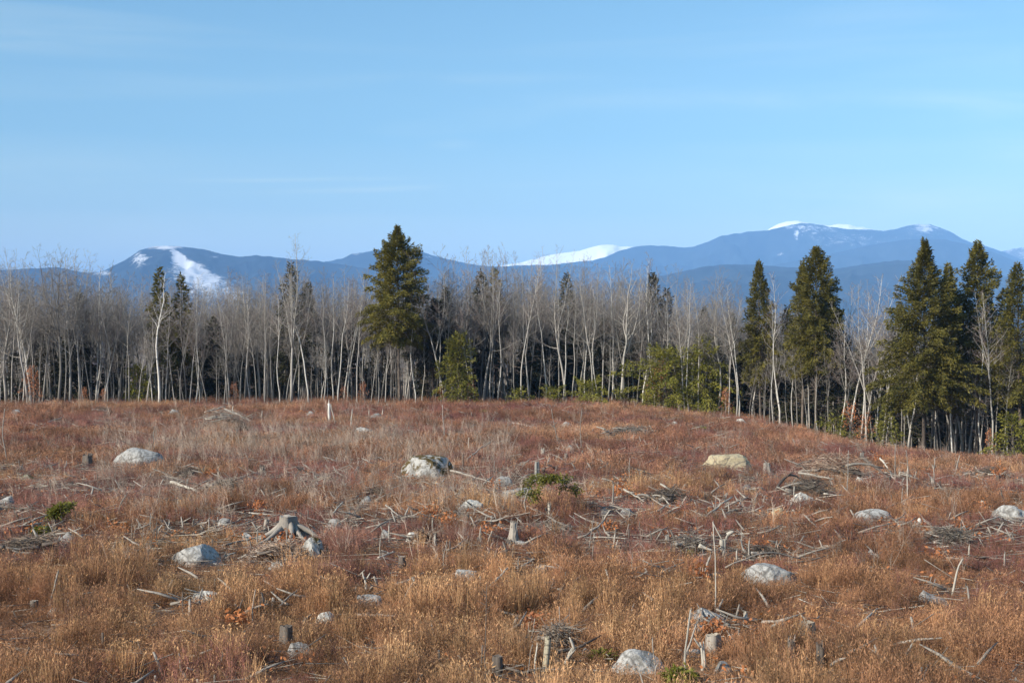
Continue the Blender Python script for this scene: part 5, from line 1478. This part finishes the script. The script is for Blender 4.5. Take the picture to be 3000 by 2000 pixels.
gm = [grass_clump(900 + i, 95, h, .30, .0065, l).mesh('grass_clump', M['grass']) for i, (h, l) in enumerate([(.55, .25), (.65, .3), (.48, .35), (.72, .22), (.60, .45), (.40, .5)])]
gm += [grass_clump(910 + i, 46, h, .16, .0085, .16).mesh('grass_clump', M['straw']) for i, h in enumerate((.95, .8))]
gf = [grass_clump(920 + i, 70, h, .40, .011, l).mesh('far_grass_clump', M['grass_far']) for i, (h, l) in enumerate([(.50, .3), (.58, .25), (.42, .4), (.65, .25)])]
rb = [twig_bush(940 + i, 26, h, .32, .0055, 6).mesh('red_bush', M['red_twig']) for i, h in enumerate((.45, .55, .65, .38, .5))]
wh = [twig_bush(960 + i, 4, h, .35, .0068, 9).mesh('whip_clump', M['grey_twig']) for i, h in enumerate((1.3, 1.6, 1.0, 1.9, 1.2))]
dw = [twig_bush(980 + i, 10, h, .2, .007, 8).mesh('dark_weed', M['dark_weed']) for i, h in enumerate((.6, .75, .5))]
lt = [litter(1000 + i, 26, .7, .013).mesh('litter', M[m_]) for i, m_ in enumerate(('wood_grey', 'wood_grey', 'wood_dark', 'wood_pale'))]
lt += [litter(1010 + i, 7, 1.8, .016, .34).mesh('litter', M[m_]) for i, m_ in enumerate(('wood_grey', 'wood_grey', 'wood_pale'))]
def stubs(seed, n):
    r = np.random.default_rng(seed); g_ = Geo()
    for q in range(n):
        x, y = r.normal(size=2) * .7; h = r.uniform(.12, .5); w = r.uniform(.012, .045); lx, ly = r.normal(size=2) * .12 * h
        g_.tube([(x, y, -.1), (x + lx, y + ly, h * .5), (x + lx * 2, y + ly * 2, h)], [w * 1.3, w, w * r.uniform(.5, 1)], 5)
    for q in range(3):
        a = r.normal(size=3) * np.array([.6, .6, .05]) + np.array([0, 0, .1]); az = r.uniform(0, 6.28); L = r.uniform(.4, 1.1); b = a + np.array([math.cos(az) * L, math.sin(az) * L, r.uniform(-.05, .3)])
        g_.tube([a, (a + b) / 2 + r.normal(size=3) * .05, b], [.04, .03, .012], 5)
    return g_
lt += [stubs(1030 + i, 3).mesh('litter', M[m_]) for i, m_ in enumerate(('wood_grey', 'wood_dark'))]
lp = [leaf_patch(1020 + i, 60).mesh('leaf_patch', M['oak_leaf']) for i in range(3)]

CA = np.array(CLEAR)
pr = np.random.default_rng(4242)
cover = {k: ([], [], [], []) for k in 'grass far red whips weeds litter leaves'.split()}
def push(k, p, s, sz, i, tilt=0.0):
    c = cover[k]; c[0].append(p); c[1].append((pr.normal() * tilt, pr.normal() * tilt, pr.uniform(0, 6.28))); c[2].append((s, s, sz)); c[3].append(i)
def veg_factor(x, y):
    dx = np.abs(CA[:, 0] - x); dy = CA[:, 1] - y
    m = (dx < CA[:, 2]) & (dy > -.15 - CA[:, 2] * .35) & (dy < CA[:, 3])
    return float(CA[m, 4].min()) if m.any() else 1.0
def cover_point(x, y):
    d = y
    n1 = vnoise(x, y, .06, 5); n2 = vnoise(x, y, .16, 6); n3 = vnoise(x, y, .45, 7)
    u = x / y * F + 1500
    # share of golden grass: strong in the foreground, thin in the slash belt, moderate far away
    g = 1.25 - .30 * float(sstep(d, 30, 37)) - .62 * float(sstep(d, 36, 46)) + .16 * float(sstep(d, 60, 80)) + 1.3 * n2 + .5 * n1
    slash = float(sstep(d, 38, 44)) * (1 - float(sstep(d, 60, 72))) * (.55 + 1.2 * vnoise(x, y, .12, 9))
    vf = veg_factor(x, y)
    return g, slash, vf, n1, n2, n3, u
def fill(y0, y1, dens):
    n = 0
    xm1 = y1 * .5 + 6
    N = int((y1 - y0) * 2 * xm1 * dens)
    X = pr.uniform(-xm1, xm1, N); Y = pr.uniform(y0, y1, N)
    for x, y in zip(X, Y):
        if abs(x) > y * .46 + 5: continue
        if y > float(edge(np.array(x))) + 6: continue
        g, slash, vf, n1, n2, n3, u = cover_point(x, y)
        z = ground_z(x, y); p = (x, y, z)
        hs = min(1.2, max(.35, .80 + .9 * n3 + .4 * n2 + .2 * n1))
        if slash > 0 and pr.random() < slash * .5: continue
        if vf < 1 and pr.random() < .35: continue
        hh = hs * (1 if vf >= 1 else vf * 1.1)
        if pr.random() < g:
            if y < 62: push('grass', p, pr.uniform(.8, 1.2), hh * pr.uniform(.8, 1.15), (pr.integers(6) if (pr.random() > .08 + .4 * n1 or vf < 1) else 6 + pr.integers(2)), .08)
            else: push('far', p, pr.uniform(.9, 1.3), hh * pr.uniform(.75, 1.15), pr.integers(4), .08)
        else:
            push('red', p, pr.uniform(.9, 1.4), hh * pr.uniform(.8, 1.2), pr.integers(5), .1)
        if vf >= 1 and 46 < y < 95 and 300 < u < 1500 and pr.random() < .34 * (1 + 2 * n1):
            push('whips', p, pr.uniform(.8, 1.1), pr.uniform(.6, 1.05), pr.integers(5), .06)
        elif vf >= 1 and y > 36 and pr.random() < .07:
            push('whips', p, pr.uniform(.7, 1.0), pr.uniform(.5, .95), pr.integers(5), .08)
        if vf >= 1 and y < 45 and pr.random() < .08 + .3 * max(0, n1): push('weeds', p, 1, pr.uniform(.7, 1.15), pr.integers(3), .12)
        if pr.random() < (.06 + .34 * max(0, slash)): push('litter', p, pr.uniform(.7, 1.3), 1, pr.choice(9, p=[.22, .17, .12, .09, .09, .09, .06, .10, .06]))
        if pr.random() < (.003 + .02 * max(0, slash)): push('leaves', p, pr.uniform(.6, 1.2), 1, pr.integers(3))
fill(17, 40, 11)
fill(40, 62, 9)
fill(62, 90, 5.5)
fill(90, 134, 4.0)
for key, name, meshes, lab, cat in [('grass', 'dry_grass', gm, 'golden brown dry grass covering the near clearing', 'grass'), ('far', 'far_dry_grass', gf, 'reddish tan dry grass of the far clearing', 'grass'),
                                    ('red', 'low_red_shrubs', rb, 'low reddish purple leafless shrubs', 'low shrubs'), ('whips', 'thin_whips', wh, 'thin grey brown leafless whips', 'whips'),
                                    ('weeds', 'dead_weeds', dw, 'dark dead weed stalks in the grass', 'weeds'), ('litter', 'stick_litter', lt, 'grey sticks and slash littering the ground', 'stick litter'),
                                    ('leaves', 'leaf_litter', lp, 'fallen orange brown oak leaves', 'leaf litter')]:
    P_, R_, S_, I_ = cover[key]
    scatter(name, meshes, P_, R_, S_, I_, lab, cat)
print('COVER', {k: len(v[0]) for k, v in cover.items()})
